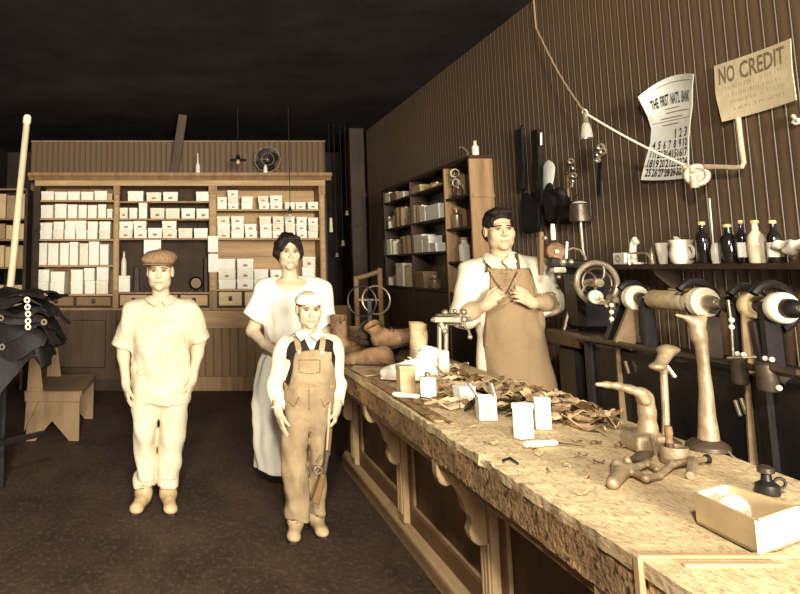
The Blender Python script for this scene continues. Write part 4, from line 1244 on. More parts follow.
# ------------------------------------------------------------------ small boy in tan overalls
def make_boy():
    Y0 = 3.90
    def W(px, py, dy=0.0): return at_y(px, py, Y0 + dy)
    def st(rows):
        out = []
        for py, xl, xr, ry, dy in rows:
            a, b = W(xl, py), W(xr, py); out.append((a[2], (a[0] + b[0]) / 2, Y0 + dy, abs(b[0] - a[0]) / 2, ry))
        return out
    c = W(308.8, 309.5, -.01); R = rot_head(.02, .08); sc = .84
    root = thing('person', 'small boy in tan bib overalls, dark vest and pale cap holding a rifle', 'person', (W(304, 530)[0], Y0, 0))
    lo, hi = np.array((.34, Y0 - .24, 0)), np.array((.94, Y0 + .22, 1.32))
    b = Field(lo, hi, .0045)
    head(b, c, sc, R, W(310, 334, .02), .046, 1.02)
    b.loft(st([(333, 299, 321, .05, .02), (341, 289, 330, .07, .01), (365, 288, 331, .08, 0), (395, 287, 330, .075, 0), (415, 287, 328, .08, 0)]), .03)
    hand.sign = -1.0
    sh, el, wr = W(286, 345), W(275.5, 384, .02), W(278, 409, -.03)
    b.rc(sh, el, .036, .030, .03); b.rc(el, wr, .03, .020, .015)
    hand(b, wr, W(285, 446, -.05) - wr, (.3, -1, 0), .86, (.12, .2, .2))
    sh, el, wr = W(332, 345), W(338, 383, .02), W(336.5, 407, -.035)
    b.rc(sh, el, .036, .030, .03); b.rc(el, wr, .03, .020, .015)
    hand.sign = 1.0
    hand(b, wr, W(334, 432, -.055) - wr, (-.35, -1, 0), .84, (.6, .8, .6), thumb_curl=.9)
    for an, kn, hip in ((W(296, 520), W(295, 465), W(297, 415)), (W(318, 518, .05), W(316, 463, .03), W(317, 415))):
        an = np.array((an[0], an[1] + .03, .08))
        b.rc(hip, kn, .046, .038, .03); b.rc(kn, an, .036, .030, .02); b.rc(an, an + (0, -.04, -.04), .028, .025, .02)
    b.build('body', 'skin', root)
    face_parts(root, c, sc, R)
    h, W_, RT = hair_field(c, sc, R, .0035, grow=.005)
    h.cutplane(W_(0, 0, .052), (0, 0, 1)); h.build('hair', 'brow', root)
    f = Field(c - .15, c + .16, .0035)
    f.el(W_(0, .018, .050), np.array((.087, .106, .062)) * sc, .01, 'add', RT)
    f.el(W_(0, .0, .045), np.array((.088, .104, .02)) * sc, .008, 'add', RT)
    f.cutplane(W_(0, -.09, .036), (0, .12, -1))
    f.wrinkle(.0012, 60, 2)
    cap = f.build('cap', 'cloth_white', root)
    # shirt
    s_ = Field(lo, hi, .005)
    s_.loft(st([(330, 300, 318.5, .052, .018), (334, 292, 328, .066, .012), (340, 285, 334, .084, .004), (355, 283, 335, .095, 0), (385, 285, 333, .095, 0), (410, 285, 331, .095, 0)]), .02, p=2.3)
    for s in (-1, 1):
        sh, el, wr = (W(284, 345, .01), W(274.5, 384, .025), W(277.5, 408, -.02)) if s < 0 else (W(334, 344, .01), W(338.5, 383, .025), W(337, 404.5, -.03))
        s_.rc(sh, el, .048, .042, .03); s_.rc(el, wr, .042, .036, .02, cut=True)
        dl = unit_v(wr - el); s_.rc(wr - dl * .028, wr + dl * .002, .037, .037, .004, cut=True, cuta=True); s_.rc(wr - dl * .015, wr + dl * .03, .027, .027, .003, 'sub')
    s_.wrinkle(.0050, 55, 15)
    shirt = s_.build('shirt', 'cloth_shirt', root)
    col = MB()
    for s in (-1, 1):
        a = [W(309 + s * 1.5, 336, -.10), W(309 + s * 6, 331.5, -.075), W(309 + s * 10, 330, -.01)]
        bq = [W(309 + s * 8, 341.5, -.118), W(309 + s * 12, 337, -.095), W(309 + s * 14, 333, -.02)]
        col.sheet([a, bq] if s > 0 else [bq, a], th=.006)
    col.build('collar', 'cloth_white', shirt, smooth=60)
    # vest
    v = Field(lo, hi, .005)
    v.loft(st([(336, 291, 328, .080, .008), (341, 285.5, 333.5, .102, .002), (355, 284, 335, .114, -.004), (378, 285, 333.5, .114, -.004), (388, 286, 332, .108, 0)]), .02, p=2.3)
    vbase = v.D.copy()
    for s in (-1, 1):
        sh, el = (W(281.5, 346), W(276, 372)) if s < 0 else (W(337.5, 345), W(341, 372))
        v.rc(sh, el, .048, .042, .008, 'sub')
    # V neck
    V = [W(309, 352), W(300, 331), W(318, 331)]
    X, Y, Z = v.ax[0][:, None, None], v.ax[1][None, :, None], v.ax[2][None, None, :]
    half = (Z - V[0][2]) * ((V[2][0] - V[1][0]) / 2 / (V[1][2] - V[0][2])) 
    dV = np.abs(X - V[0][0]) - half
    dV = np.maximum(dV * .9, Y - Y0 + 0 * Z)
    v.D = np.maximum(v.D, -dV.astype(np.float32))
    v.wrinkle(.0015, 50, 1)
    v.build('vest', 'cloth_vest', root)
    # overalls
    o = Field(lo, hi, .005)
    o.loft(st([(384, 285.5, 333.5, .124, -.003), (400, 284, 332, .118, 0), (415, 284, 329, .098, 0), (424, 288, 325, .070, 0), (430, 294, 319, .04, 0)]), .03, folds=((8, .012, 2, 22), (5, .014, 0, 14)), p=2.4)
    o.loft(st([(404, 283.5, 308.5, .104, 0), (416, 283, 308, .098, 0), (435, 282, 307.5, .084, 0), (462, 282.5, 307.5, .080, 0), (490, 284, 309.5, .078, .005), (519, 286, 310.5, .078, .01)]), .02, folds=((5, .03, 1, 30), (3, .025, 0, -21)))
    o.loft(st([(404, 307, 330.5, .104, 0), (416, 307, 329, .098, .0), (435, 308, 328, .084, .02), (462, 308.5, 326, .078, .03), (490, 310, 327, .074, .045), (515, 310.5, 328, .074, .055)]), .012, folds=((5, .03, 2, 28), (3, .025, 1.5, -19)))
    X, Y, Z = o.ax[0][:, None, None], o.ax[1][None, :, None], o.ax[2][None, None, :]
    zt, zb = W(309, 349)[2], W(309, 387)[2]; xc = W(310, 370)[0]
    half = (W(328, 350)[0] - W(293, 350)[0]) / 2 + np.clip((zt - Z) / (zt - zb), 0, 1) * .035
    bib = np.maximum(np.maximum(vbase - .010, np.abs(X - xc) - half), np.maximum(np.maximum(Z - zt, zb - Z), Y - (Y0 - .02)))
    o.put((slice(None),) * 3, bib.astype(np.float32), .004, 'add')
    for px, py, r in ((298.5, 516, .055), (319, 512, .048)):
        A = W(px, py, .01 if px < 310 else .055); o.rc(A, A + (0, 0, -.09), r, r, .004, 'sub')
    o.wrinkle(.0060, 50, 21)
    ov = o.build('overalls', 'cloth_tan', root)
    ribbon(v, [(295.5, 333), (297, 341), (299, 351)], 5.5, 'strap', 'cloth_tan', ov, .006)
    ribbon(v, [(323, 332), (323, 341), (321.5, 351)], 5.5, 'strap', 'cloth_tan', ov, .006)
    for px in (299, 322):
        p = o.hit(px, 352)
        if p is not None: MB().lathe([(.008, 0), (.008, .004)], p + np.array((0, -.002, 0)), (0, -1, 0), 12).build('buckle', 'steel', ov)
    ribbon(o, [(299, 360), (299, 372), (310, 374), (320, 372), (320, 360), (299, 360)], 1.0, 'bib_pocket', 'seam_dark', ov, .004, 48)
    ribbon(o, [(288, 384), (309, 386), (331, 384)], 2.2, 'waistband', 'cloth_tan', ov, .004)
    ribbon(o, [(309, 388), (309, 410)], 1.2, 'fly_seam', 'seam_dark', ov, .004)
    ribbon(o, [(288, 402), (294, 407), (299, 397)], 1.0, 'pocket_seam', 'seam_dark', ov, .004)
    ribbon(o, [(330, 402), (324, 407), (320, 397)], 1.0, 'pocket_seam', 'seam_dark', ov, .004)
    lace_boot(root, (W(296.5, 520)[0], Y0 + .03, 0), -.25, 'shoe', 'shoe_pale', .21, .11, top_r=.038, ws=.86)
    lace_boot(root, (W(319, 515)[0], Y0 + .10, 0), .10, 'shoe', 'shoe_pale', .21, .11, top_r=.038, ws=.86)
    # the rifle: muzzle up, butt down beside his leg
    P = lambda px, py, dy=-.085: W(px, py, dy)
    rf = thing('rifle', 'small rifle held muzzle up beside the small boy leg', 'rifle', P(314, 505))
    MB().tube([P(330, 352), P(329.5, 400), P(328.5, 430), P(326.5, 462)], .0085, 10).build('barrel', 'gun_steel', rf)
    MB().tube([P(330.2, 428), P(329.4, 440), P(328, 455)], .011, 10).build('fore_end', 'rifle_wood', rf)
    MB().bar(P(327.5, 450), P(323.5, 474), .022, .034, (0, 1, 0)).build('receiver', 'iron', rf, bevel=.004)
    a, bq, cq, dq = P(324.5, 466), P(326, 478), P(320.5, 504), P(311.5, 502)
    sk = MB()
    rows = [[P(322, 466), P(326, 470)], [P(319, 478), P(323.5, 481)], [P(314.5, 492), P(321, 496)], [P(311, 501), P(318.5, 505)]]
    Pt = [[np.array(p) + (0, -.014, 0) for p in r] for r in rows]
    sk.sheet(Pt, th=-.03); sk.build('stock', 'rifle_wood', rf, bevel=.004)
    MB().torus(P(318, 470), (0, 1, 0), .018, .0035, 16, 6).build('trigger_guard', 'steel', rf)
    MB().tube([P(319.5, 466), P(318, 471), P(316.5, 473)], .003, 6).build('trigger', 'steel', rf)
    MB().tube([P(322, 455), P(318.5, 460), P(317, 463)], .0045, 6).build('bolt_handle', 'steel', rf)
    MB().tube([P(325, 478), P(323, 486), P(321.5, 480)], .004, 6).build('lever', 'steel', rf)
make_boy()

# ------------------------------------------------------------------ cobbler in a leather apron
def make_man():
    Y0 = 4.22
    def W(px, py, dy=0.0): return at_y(px, py, Y0 + dy)
    def st(rows):
        out = []
        for py, xl, xr, ry, dy in rows:
            a, b = W(xl, py), W(xr, py); out.append((a[2], (a[0] + b[0]) / 2, Y0 + dy, abs(b[0] - a[0]) / 2, ry))
        return out
    c = W(499.3, 230.5, -.02); R = rot_head(-.12, .02, -.05); sc = 1.03
    root = thing('person', 'dark-haired man in rolled sleeves and leather apron behind the counter', 'person', (W(512, 400)[0], Y0, 0))
    lo, hi = np.array((1.47, Y0 - .36, 0)), np.array((2.36, Y0 + .26, 1.82))
    b = Field(lo, hi, .005)
    head(b, c, sc, R, W(503, 266, .02), .056, 1.0)
    b.loft(st([(259, 484, 522, .07, .02), (268, 470, 536, .10, .01), (300, 476, 536, .115, 0), (345, 482, 536, .11, 0), (375, 480, 545, .12, 0)]), .04)
    shL, elL, wrL = W(472, 272), W(463.5, 315, -.06), W(486, 305, -.215)
    shR, elR, wrR = W(536, 269), W(550.5, 302, -.05), W(532, 303, -.215)
    for sh, el, wr in ((shL, elL, wrL), (shR, elR, wrR)):
        b.rc(sh, el, .056, .046, .03); b.rc(el, wr, .047, .031, .02); b.el(el * .65 + wr * .35, (.048, .046, .046), .03)
    hand.sign = -1.0
    hand(b, wrL, W(497, 297, -.25) - wrL, (.15, .0, 1), 1.0, (1.0, 1.2, .8), thumb_curl=.5)
    hand.sign = 1.0
    hand(b, wrR, W(518, 294, -.26) - wrR, (-.15, 0, 1), 1.02, (.75, .9, .7), thumb_curl=.5)
    for px in (500, 528):
        hip, an = W(px, 372), np.array((W(px, 372)[0], Y0 + .03, .09)); kn = (hip + an) / 2
        b.rc(hip, kn, .085, .06, .03); b.rc(kn, an, .055, .038, .02); b.rc(an, an + (0, -.05, -.045), .035, .03, .02)
    b.build('body', 'skin_ruddy', root)
    face_parts(root, c, sc, R, brow='hair')
    h, W_, RT = hair_field(c, sc, R, .004, grow=.008, hairline=.082)
    h.el(W_(-.030, -.050, .104), np.array((.040, .038, .020)) * sc, .02, 'add', RT)
    h.el(W_(.030, -.045, .102), np.array((.042, .040, .022)) * sc, .02, 'add', RT)
    h.wrinkle(.0035, 150, 6); h.wrinkle(.0025, 70, 2); h.build('hair', 'hair', root)
    # shirt
    s_ = Field(lo, hi, .006)
    s_.loft(st([(254, 488, 518, .074, .02), (258, 479, 527, .092, .015), (264, 467, 540, .112, .008), (275, 464, 545, .128, 0), (300, 472, 543, .14, 0), (335, 478, 540, .135, 0), (370, 478, 546, .14, 0), (392, 478, 548, .14, 0)]), .02, folds=((7, .014, 0, 18), (5, .014, 1, -12)), p=2.2)
    for sh, el, wr in ((shL, elL, wrL), (shR, elR, wrR)):
        s_.rc(sh, el, .078, .074, .05)
        e2 = el + (wr - el) * .22
        s_.rc(el, e2, .074, .066, .03, cut=True)
        dl = unit_v(wr - el); s_.rc(e2 - dl * .03, e2 + dl * .004, .068, .067, .006, cut=True, cuta=True); s_.rc(e2 - dl * .02, e2 + dl * .06, .056, .056, .004, 'sub')
    s_.rc(W(500, 248, -.02), W(502, 262, .015), .066, .064, .008, 'sub')
    s_.wrinkle(.0060, 40, 31)
    sbase = s_.D.copy()
    shirt = s_.build('shirt', 'cloth_shirt', root)
    col = MB()
    for s in (-1, 1):
        a = [W(501 + s * 1.5, 262, -.135), W(501 + s * 8, 256, -.10), W(501 + s * 14, 253, -.01)]
        bq = [W(501 + s * 8, 269, -.150), W(501 + s * 15, 263, -.125), W(501 + s * 18, 257, -.02)]
        col.sheet([a, bq] if s > 0 else [bq, a], th=.006)
    col.build('collar', 'cloth_shirt', shirt, smooth=60)
    ribbon(s_, [(502, 260), (502, 272)], 2.4, 'placket', 'cloth_seam', shirt, .003)
    t = Field(lo, hi, .008)
    t.loft(st([(352, 480, 546, .13, 0), (375, 479, 548, .135, 0), (392, 480, 550, .13, 0)]), .02)
    for px in (498, 530):
        A, B = W(px, 385), np.array((W(px, 385)[0], Y0 + .03, .06)); t.rc(A, B, .105, .085, .02, cut=True)
    t.wrinkle(.004, 36, 3); t.build('trousers', 'cloth_white', root)
    # apron: bib, then a skirt wrapping the front half of the body
    p = Field(lo, hi, .006)
    p.loft(st([(268, 484, 522.5, .162, -.008), (285, 481.5, 527, .170, -.008), (305, 479.5, 532, .172, -.006), (325, 478.5, 537.5, .170, -.002), (350, 479, 545, .166, 0), (392, 479, 555, .176, 0), (440, 477, 560, .185, 0)]), .01, folds=((7, .010, .5, 6), (11, .008, 2, -8)), p=2.4)
    q = Field(lo, hi, .006)
    q.loft(st([(260, 485.5, 521, .154, -.008), (285, 483, 525.5, .162, -.008), (305, 481, 530.5, .164, -.006), (325, 480, 536, .162, -.002), (350, 480.5, 543.5, .158, 0), (392, 480.5, 553.5, .168, 0), (445, 478.5, 558, .177, 0)]), .01, folds=((7, .010, .5, 6), (11, .008, 2, -8)), p=2.4)
    p.wrinkle(.0050, 34, 17); q.wrinkle(.0050, 34, 17)
    p.D = np.maximum(p.D, -q.D)
    p.cutplane((0, Y0 - .01, 0), (0, 1, 0))
    X, Y, Z = p.ax[0][:, None, None], p.ax[1][None, :, None], p.ax[2][None, None, :]
    z0_, z1_ = W(503, 345)[2], W(503, 268.5)[2]
    fz = np.clip((z1_ - Z) / (z1_ - z0_), 0, 1)
    xc_ = W(503, 300)[0] + fz * .035; hw = (W(522.5, 269)[0] - W(484, 269)[0]) / 2 + fz * .075
    bib = np.maximum(np.maximum(sbase - .012, np.abs(X - xc_) - hw), np.maximum(np.maximum(Z - z1_, z0_ - Z), Y - (Y0 - .05)))
    p.put((slice(None),) * 3, bib.astype(np.float32), .006, 'add')
    ap = p.build('apron', 'apron', root)
    full = Field(lo, hi, .006); full.D = np.minimum(s_.D, .4)
    ribbon(s_, [(489, 254), (487.5, 262), (486.5, 272)], 2.6, 'neck_strap', 'apron_strap', ap, .020)
    ribbon(s_, [(516, 252), (518, 260), (519.5, 271)], 2.6, 'neck_strap', 'apron_strap', ap, .020)
    ribbon(p, [(488, 271), (496, 283), (503, 293)], 1.6, 'bib_seam', 'apron_strap', ap, .004)
    ribbon(p, [(518, 269), (512, 282), (506, 294)], 1.6, 'bib_seam', 'apron_strap', ap, .004)
    ribbon(p, [(484.5, 270.5), (503, 272.5), (522, 270)], 2.0, 'bib_hem', 'apron', ap, .004)
    for px in (499, 530): lace_boot(root, (W(px, 385)[0], Y0 + .03, 0), 0, 'boot', 'leather_dark', .28, .13)
    tl = thing('awl', 'small awl held between the hands of the aproned man', 'tool', W(505, 300, -.27))
    MB().lathe([(.006, 0), (.011, .01), (.012, .03), (.008, .05), (.005, .055)], W(497, 303, -.262), unit_v(W(510, 297, -.275) - W(497, 303, -.262)), 10).build('handle', 'mid_wood', tl)
    MB().tube([W(503, 300, -.268), W(515, 294.5, -.280)], .0022, 6).build('blade', 'steel', tl)
make_man()

# ================================================================== things on the counter
def K(px, py, z=ZK): return at_z(px, py, z)
def up(px, py, base):  # height above the counter of an image point standing over base
    return at_y(px, py, base[1])[2]
def counter_box(x0, x1, yt, yb, material, name, label, cat, yaw=0.0, depth=1.0, lid=True, flaps=False, group=None):
    a, b = K(x0, yb), K(x1, yb); base = (a + b) / 2; w = abs(b[0] - a[0]); h = up((x0 + x1) / 2, yt, base) - ZK
    base = base + np.array((0, w * depth / 2, 0))
    t = thing(name, label, cat, (base[0], base[1], ZK + .001), group); t.rotation_euler = (0, 0, yaw)
    dp = w * depth
    if flaps:
        th = .004; m = MB()
        m.bx(-w / 2, w / 2, -dp / 2, dp / 2, 0, th); m.bx(-w / 2, w / 2, -dp / 2, -dp / 2 + th, th, h); m.bx(-w / 2, w / 2, dp / 2 - th, dp / 2, th, h)
        m.bx(-w / 2, -w / 2 + th, -dp / 2 + th, dp / 2 - th, th, h); m.bx(w / 2 - th, w / 2, -dp / 2 + th, dp / 2 - th, th, h)
        link_mesh('body', m.mesh('body', smooth=0), material, t)
        for s in (-1, 1):
            f = MB(); f.sheet([[(s * w / 2, -dp / 2 + .003, h), (s * w / 2, dp / 2 - .003, h)], [(s * (w / 2 + (.03 if s < 0 else -.012)), -dp / 2 + .003, h + .05), (s * (w / 2 + (.03 if s < 0 else -.012)), dp / 2 - .003, h + .05)]], th=.003)
            link_mesh('flap', f.mesh('flap', smooth=0), material, t)
    else:
        link_mesh('body', MB().bx(-w / 2, w / 2, -dp / 2, dp / 2, 0, h * (.96 if lid else 1)).mesh('body', smooth=0, bevel=.003), material, t)
        if lid: link_mesh('lid', MB().bx(-w / 2 - .002, w / 2 + .002, -dp / 2 - .002, dp / 2 + .002, h * .82, h).mesh('lid', smooth=0, bevel=.003), material, t)
    return t, w, dp, h
counter_box(341.5, 354, 343, 357.5, 'card_white', 'carton', 'small white carton at the far corner of the counter by the boots', 'carton', .1)
counter_box(400, 416, 366, 394, 'card_tan', 'polish_tin', 'tall tan tin on the counter before the white shoe', 'tin', .12, .7)
t, w, dp, h = counter_box(423, 438, 378, 401, 'card_cream', 'polish_tin', 'cream tin with round cap on the counter near the rail', 'tin', -.25, .8, lid=False)
link_mesh('cap', MB().lathe([(.012, h), (.013, h + .018), (.009, h + .021)], (0, 0, 0), n=12).mesh('cap'), 'steel', t)
counter_box(459.5, 476, 387, 408.5, 'card_white', 'carton', 'square white carton lying before the leather scraps', 'carton', .15, .9)
counter_box(481, 498, 397, 421, 'card_white', 'open_carton', 'small open white carton with raised flaps on the counter', 'carton', -.12, .8, flaps=True)
counter_box(517.5, 535.5, 404, 440, 'card_white', 'carton', 'tallest upright white carton beside the awl', 'carton', .35, .55)
counter_box(538, 552.5, 398, 430, 'card_white', 'carton', 'upright white carton behind the tallest one', 'carton', -.2, .6)

# ---- knives and awls
def handled(p0, p1, p2, label, name, hm, r=.011, lift=0.0):
    a, b, c = K(*p0) + (0, 0, r + lift), K(*p1) + (0, 0, r + lift), K(*p2) + (0, 0, .005 + lift)
    t = thing(name, label, 'tool', (a[0], a[1], ZK))
    L = np.linalg.norm(b - a)
    MB().lathe([(r * .6, 0), (r * .95, L * .06), (r, L * .3), (r * .85, L * .7), (r, L * .9), (r * .6, L)], a, b - a, 12).build('handle', hm, t)
    MB().tube([b - (b - a) * .02, c], .004, 6, r2=.0015).build('blade', 'iron', t)
handled((393, 399), (420, 402), (447, 406), 'white-handled knife lying on the counter rail before the tins', 'knife', 'felt', .012, .010)
handled((524, 448), (557, 446), (586, 448), 'pale-handled awl lying on the counter before the cartons', 'awl', 'felt', .011)
handled((452, 393), (463, 391), (480, 397), 'short dark awl lying among leather scraps by the square carton', 'awl', 'leather_brown', .007)
o = MB().tube([K(503, 462) + (0, 0, .004), K(510, 460) + (0, 0, .006), K(518, 465) + (0, 0, .004)], .004, 6)
tag(o.build('bent_nail', 'iron_dark'), 'bent dark nail lying before the pale-handled awl', 'nail')

# ---- boots and shoes (built once per kind, copied)
def boot_proto(kind):
    fd = Field((-.17, -.09, -.005), (.19, .09, .36), .005)
    hs = {'tall': .27, 'ankle': .17, 'low': .075}[kind]
    fd.rc((-.085, 0, .045), (-.08, 0, .08), .036, .040, .02)
    fd.rc((-.09, 0, .035), (.10, 0, .032), .034, .036, .02)
    fd.rc((-.05, 0, .075), (.09, 0, .042), .044, .036, .04)
    fd.el((.11, 0, .034), (.058, .044, .032), .02)
    if kind != 'low':
        fd.rc((-.075, 0, .08), (-.085, 0, hs), .046, .054, .03, cut=True)
        fd.rc((-.082, 0, hs - .10), (-.086, 0, hs + .05), .034, .048, .006, 'sub')
    else:
        fd.rc((-.075, 0, .06), (-.08, 0, .085), .042, .040, .02, cut=True)
        fd.el((-.06, 0, .10), (.055, .030, .045), .008, 'sub')
    fd.cutplane((0, 0, .010), (0, 0, -1))
    fd.wrinkle(.0035, 55, 4 if kind == 'tall' else 9)
    pr = fd.mesh('upper')
    so = MB(); pts = []
    for t in np.linspace(0, 1, 16):
        w = .033 + .013 * math.sin(t * 2.7 + .2) if t > .02 else .022
        if t > .93: w *= .65
        pts.append((-.125 + t * .29, w))
    so.prism([(a, -w) for a, w in pts] + [(a, w) for a, w in reversed(pts)], (0, 0, .004), (1, 0, 0), (0, 1, 0), .010)
    so.prism([(-.128, -.034), (-.055, -.036), (-.055, .036), (-.128, .034)], (0, 0, -.012), (1, 0, 0), (0, 1, 0), .018)
    lc = MB()
    n = {'tall': 8, 'ankle': 6, 'low': 3}[kind]
    for i in range(n):
        t = i / max(n - 1, 1)
        p = np.array((.045 - .05 * min(t * 1.6, 1), 0, .082 + t * (hs - .085) * .9)) if kind != 'low' else np.array((.035 - i * .02, 0, .080 + i * .007))
        if kind != 'low' and t > .4: p[0] = -.030 + (t - .4) * .012
        lc.tube([p + (-.006, -.022, 0), p + (.008, 0, .003), p + (-.006, .022, 0)], .0032, 5)
    return pr, so.mesh('sole'), lc.mesh('laces')
PROTO = {k: boot_proto(k) for k in ('tall', 'ankle', 'low')}
def place_boot(kind, loc, rot, material, label, group, sc=1.0, lace='leather_dark', solem='sole'):
    t = thing('boot' if kind != 'low' else 'shoe', label, 'boot' if kind != 'low' else 'shoe', loc, group)
    t.rotation_euler = rot; t.scale = (sc, sc, sc)
    for nm, me, mt in zip(('upper', 'sole', 'laces'), PROTO[kind], (material, solem, lace)):
        me = me.copy() if True else me
        link_mesh(nm, me, mt, t)
    return t
G = 'old boots heaped on the counter'
def KB(px, py, dz=0.013):
    p = at_z(px, py, ZK + dz); return (p[0], p[1], ZK + dz)
place_boot('tall', KB(350, 357), (0, 0, .45), 'leather_brown', 'tall brown boot at the far left of the boot heap', G)
place_boot('ankle', KB(393, 357), (0, 0, 2.7), 'leather_dark', 'dark laced ankle boot lying toe-left in the boot heap', G)
place_boot('ankle', KB(396, 345, .125), (.45, -.30, -.5), 'leather_brown', 'brown laced boot tilted on top of the boot heap', G)
place_boot('low', KB(372, 366), (0, 0, 2.85), 'leather_brown', 'low brown shoe in front of the boot heap, toe towards the boy', G)
place_boot('tall', KB(419, 368), (.05, .0, 1.2), 'leather_tan', 'tall pale tan boot standing beside the vise', G, .98)
place_boot('ankle', KB(366, 352), (0, 0, -.9), 'leather_brown', 'scuffed ankle boot behind the tall brown boot', G)
place_boot('ankle', KB(409, 362), (0, 0, -2.2), 'leather_dark', 'dark ankle boot standing behind the white shoe', G)
place_boot('low', KB(372, 341, .13), (.35, .1, .6), 'leather_dark', 'low dark shoe lying on top of the heap near the tall brown boot', G)
place_boot('ankle', KB(413, 380), (0, 0, math.pi - .15), 'leather_white', 'white ankle shoe with toe pointing to the boy', G, .98, 'leather_white', 'felt')
# flat soles and hides near the far front corner
def flat_piece(pts, z, material, name, label, th=.006, cat='leather'):
    P = [K(*p) for p in pts]; mb = MB()
    c = sum(P) / len(P)
    mb.prism([(p[0] - c[0], p[1] - c[1]) for p in P], (c[0], c[1], z), (1, 0, 0), (0, 1, 0), th)
    return tag(mb.build(name, material, bevel=.0015), label, cat)
flat_piece([(350, 372), (360, 364), (380, 364), (392, 370), (386, 377), (366, 379)], ZK + .012, 'leather_tan', 'sole_leather', 'flat tan piece of sole leather at the far front edge', .006)
flat_piece([(362, 380), (372, 372), (392, 374), (397, 381), (380, 386)], ZK + .001, 'leather_scrap', 'sole_leather', 'flat brown piece of sole leather under the white shoe toe', .006)

# ---- heap of leather scraps
SCR = []
for k in range(8):
    r = random.Random(40 + k); n, m = 7, 4
    L, Wd = r.uniform(.08, .16), r.uniform(.045, .085)
    if k > 5: L, Wd = .20, .014
    ca, cb = r.uniform(.8, 3.5) * r.choice((-1, 1)), r.uniform(-7, 7)
    rows = []
    for i in range(n):
        u = i / (n - 1) - .5
        wv = Wd * (.55 + .45 * math.sin((u + .5) * math.pi)) * (1 + r.uniform(-.2, .2))
        rows.append([(u * L, v * wv + .02 * math.sin(u * 5 + k), ca * (u * L) ** 2 + cb * (v * wv) ** 2 + .012 * math.sin(u * 9 + v * 3)) for v in np.linspace(-.5, .5, m)])
    mb = MB(); mb.sheet(rows, th=.0035)
    A = np.array(mb.v); mb.v = [(a, b, c - A[:, 2].min()) for a, b, c in mb.v]
    SCR.append(mb)
SM = {}
for k in range(8):
    for mt in ('leather_scrap', 'leather_tan', 'leather_brown', 'leather_dark'):
        me = SCR[k].mesh('leather_scrap', smooth=50); me.materials.append(M(mt)); SM[(k, mt)] = me
rs2 = random.Random(5)
spots = []
def heap(n, poly, zmax, cx, cy):
    i = 0
    while i < n:
        px, py = rs2.uniform(poly[0], poly[1]), rs2.uniform(poly[2], poly[3])
        yl = poly[4] + (px - poly[0]) * poly[5]        # back edge line in the image
        if py < yl or py > yl + poly[6]: continue
        p = K(px, py)
        if p[0] > CX1 - .06 or p[0] < CX0 + .1: continue
        near = max(0, 1 - abs(py - yl - poly[6] * .4) / (poly[6] * .6))
        spots.append((p[0], p[1], ZK + .003 + rs2.random() * zmax * near)); i += 1
heap(56, (446, 560, 355, 425, 368, .33, 32), .075, 0, 0)
heap(26, (548, 606, 395, 440, 400, .32, 20), .03, 0, 0)
heap(14, (425, 470, 370, 410, 372, .3, 34), .03, 0, 0)
LB = 'leather scrap in the untidy heap on the counter before the aproned man'
for i, (x, y, z) in enumerate(spots):
    k = rs2.randrange(8); mt = rs2.choice(('leather_scrap', 'leather_scrap', 'leather_tan', 'leather_tan', 'leather_tan', 'leather_brown', 'leather_dark'))
    o = link_mesh('leather_scrap', SM[(k, mt)], None, None, (x, y, z))
    tilt = min((z - ZK) * 4.5, .3)
    o.rotation_euler = (rs2.uniform(-tilt, tilt), rs2.uniform(-tilt, tilt), rs2.uniform(0, 6.28))
    where = 'beside the vise' if x < 1.34 else 'right of the upright cartons' if y < 2.95 else 'before the aproned man'
    tone = {'leather_scrap': 'buff', 'leather_tan': 'pale tan', 'leather_brown': 'brown', 'leather_dark': 'dark'}[mt]
    shp = 'narrow strip' if k > 5 else ['long piece', 'broad piece', 'curled piece'][k // 2]
    tag(o, '%s %s of leather in the scrap heap %s' % (tone, shp, where), 'leather scrap', 'scraps heaped on the counter')
for i in range(26):   # stray shavings
    px, py = rs2.uniform(470, 640), rs2.uniform(425, 500)
    p = K(px, py)
    if p[0] < CX0 + .06 or p[0] > CX1 - .08: continue
    o = link_mesh('leather_shaving', SM[(rs2.choice((6, 7)), rs2.choice(('leather_scrap', 'leather_brown')))], None, None, (p[0], p[1], ZK + .001))
    o.scale = (.16, .35, .3); o.rotation_euler = (0, 0, rs2.uniform(0, 6.28))
    tag(o, 'tiny leather shaving lying on the bare middle of the counter', 'shaving', 'shavings on the counter')
o = MB()
b0 = K(603, 422)
o2 = thing('wax_pot', 'tiny dark pot with a knob at the back edge of the counter', 'pot', (b0[0], b0[1], ZK))
MB().lathe([(.022, 0), (.026, .006), (.024, .022), (.012, .03)], b0, n=14).build('body', 'iron', o2)
MB().lathe([(.006, .03), (.010, .036), (.004, .045)], b0, n=10).build('knob', 'steel', o2)

# ---- vise on a post
vb = K(442, 380)
def V(px, py, dy=0): return at_y(px, py, vb[1] + dy)
vs_ = thing('bench_vise', 'bright metal vise with crank on a slim twin post behind the boots', 'vise', (vb[0], vb[1], ZK))
q = V(442, 350)
MB().bx(q[0] - .028, q[0] + .028, vb[1] - .028, vb[1] + .028, ZK, q[2]).build('foot', 'felt', vs_, bevel=.006)
for px in (439.5, 446): MB().cyl((V(px, 350)[0], vb[1], q[2] - .01), V(px, 324), .012, n=12).build('post', 'steel', vs_)
MB().bar(V(433, 319.5), V(462, 319.5), .035, .030).build('slide', 'steel', vs_, bevel=.004)
MB().bar(V(436, 315), V(459, 314.5), .03, .016).build('jaw', 'iron', vs_, bevel=.004)
MB().bar(V(438, 324.5), V(462, 324), .03, .012).build('jaw', 'iron', vs_, bevel=.004)
MB().cyl(V(431, 320), V(470, 318.5), .008, n=10).build('screw', 'steel', vs_)
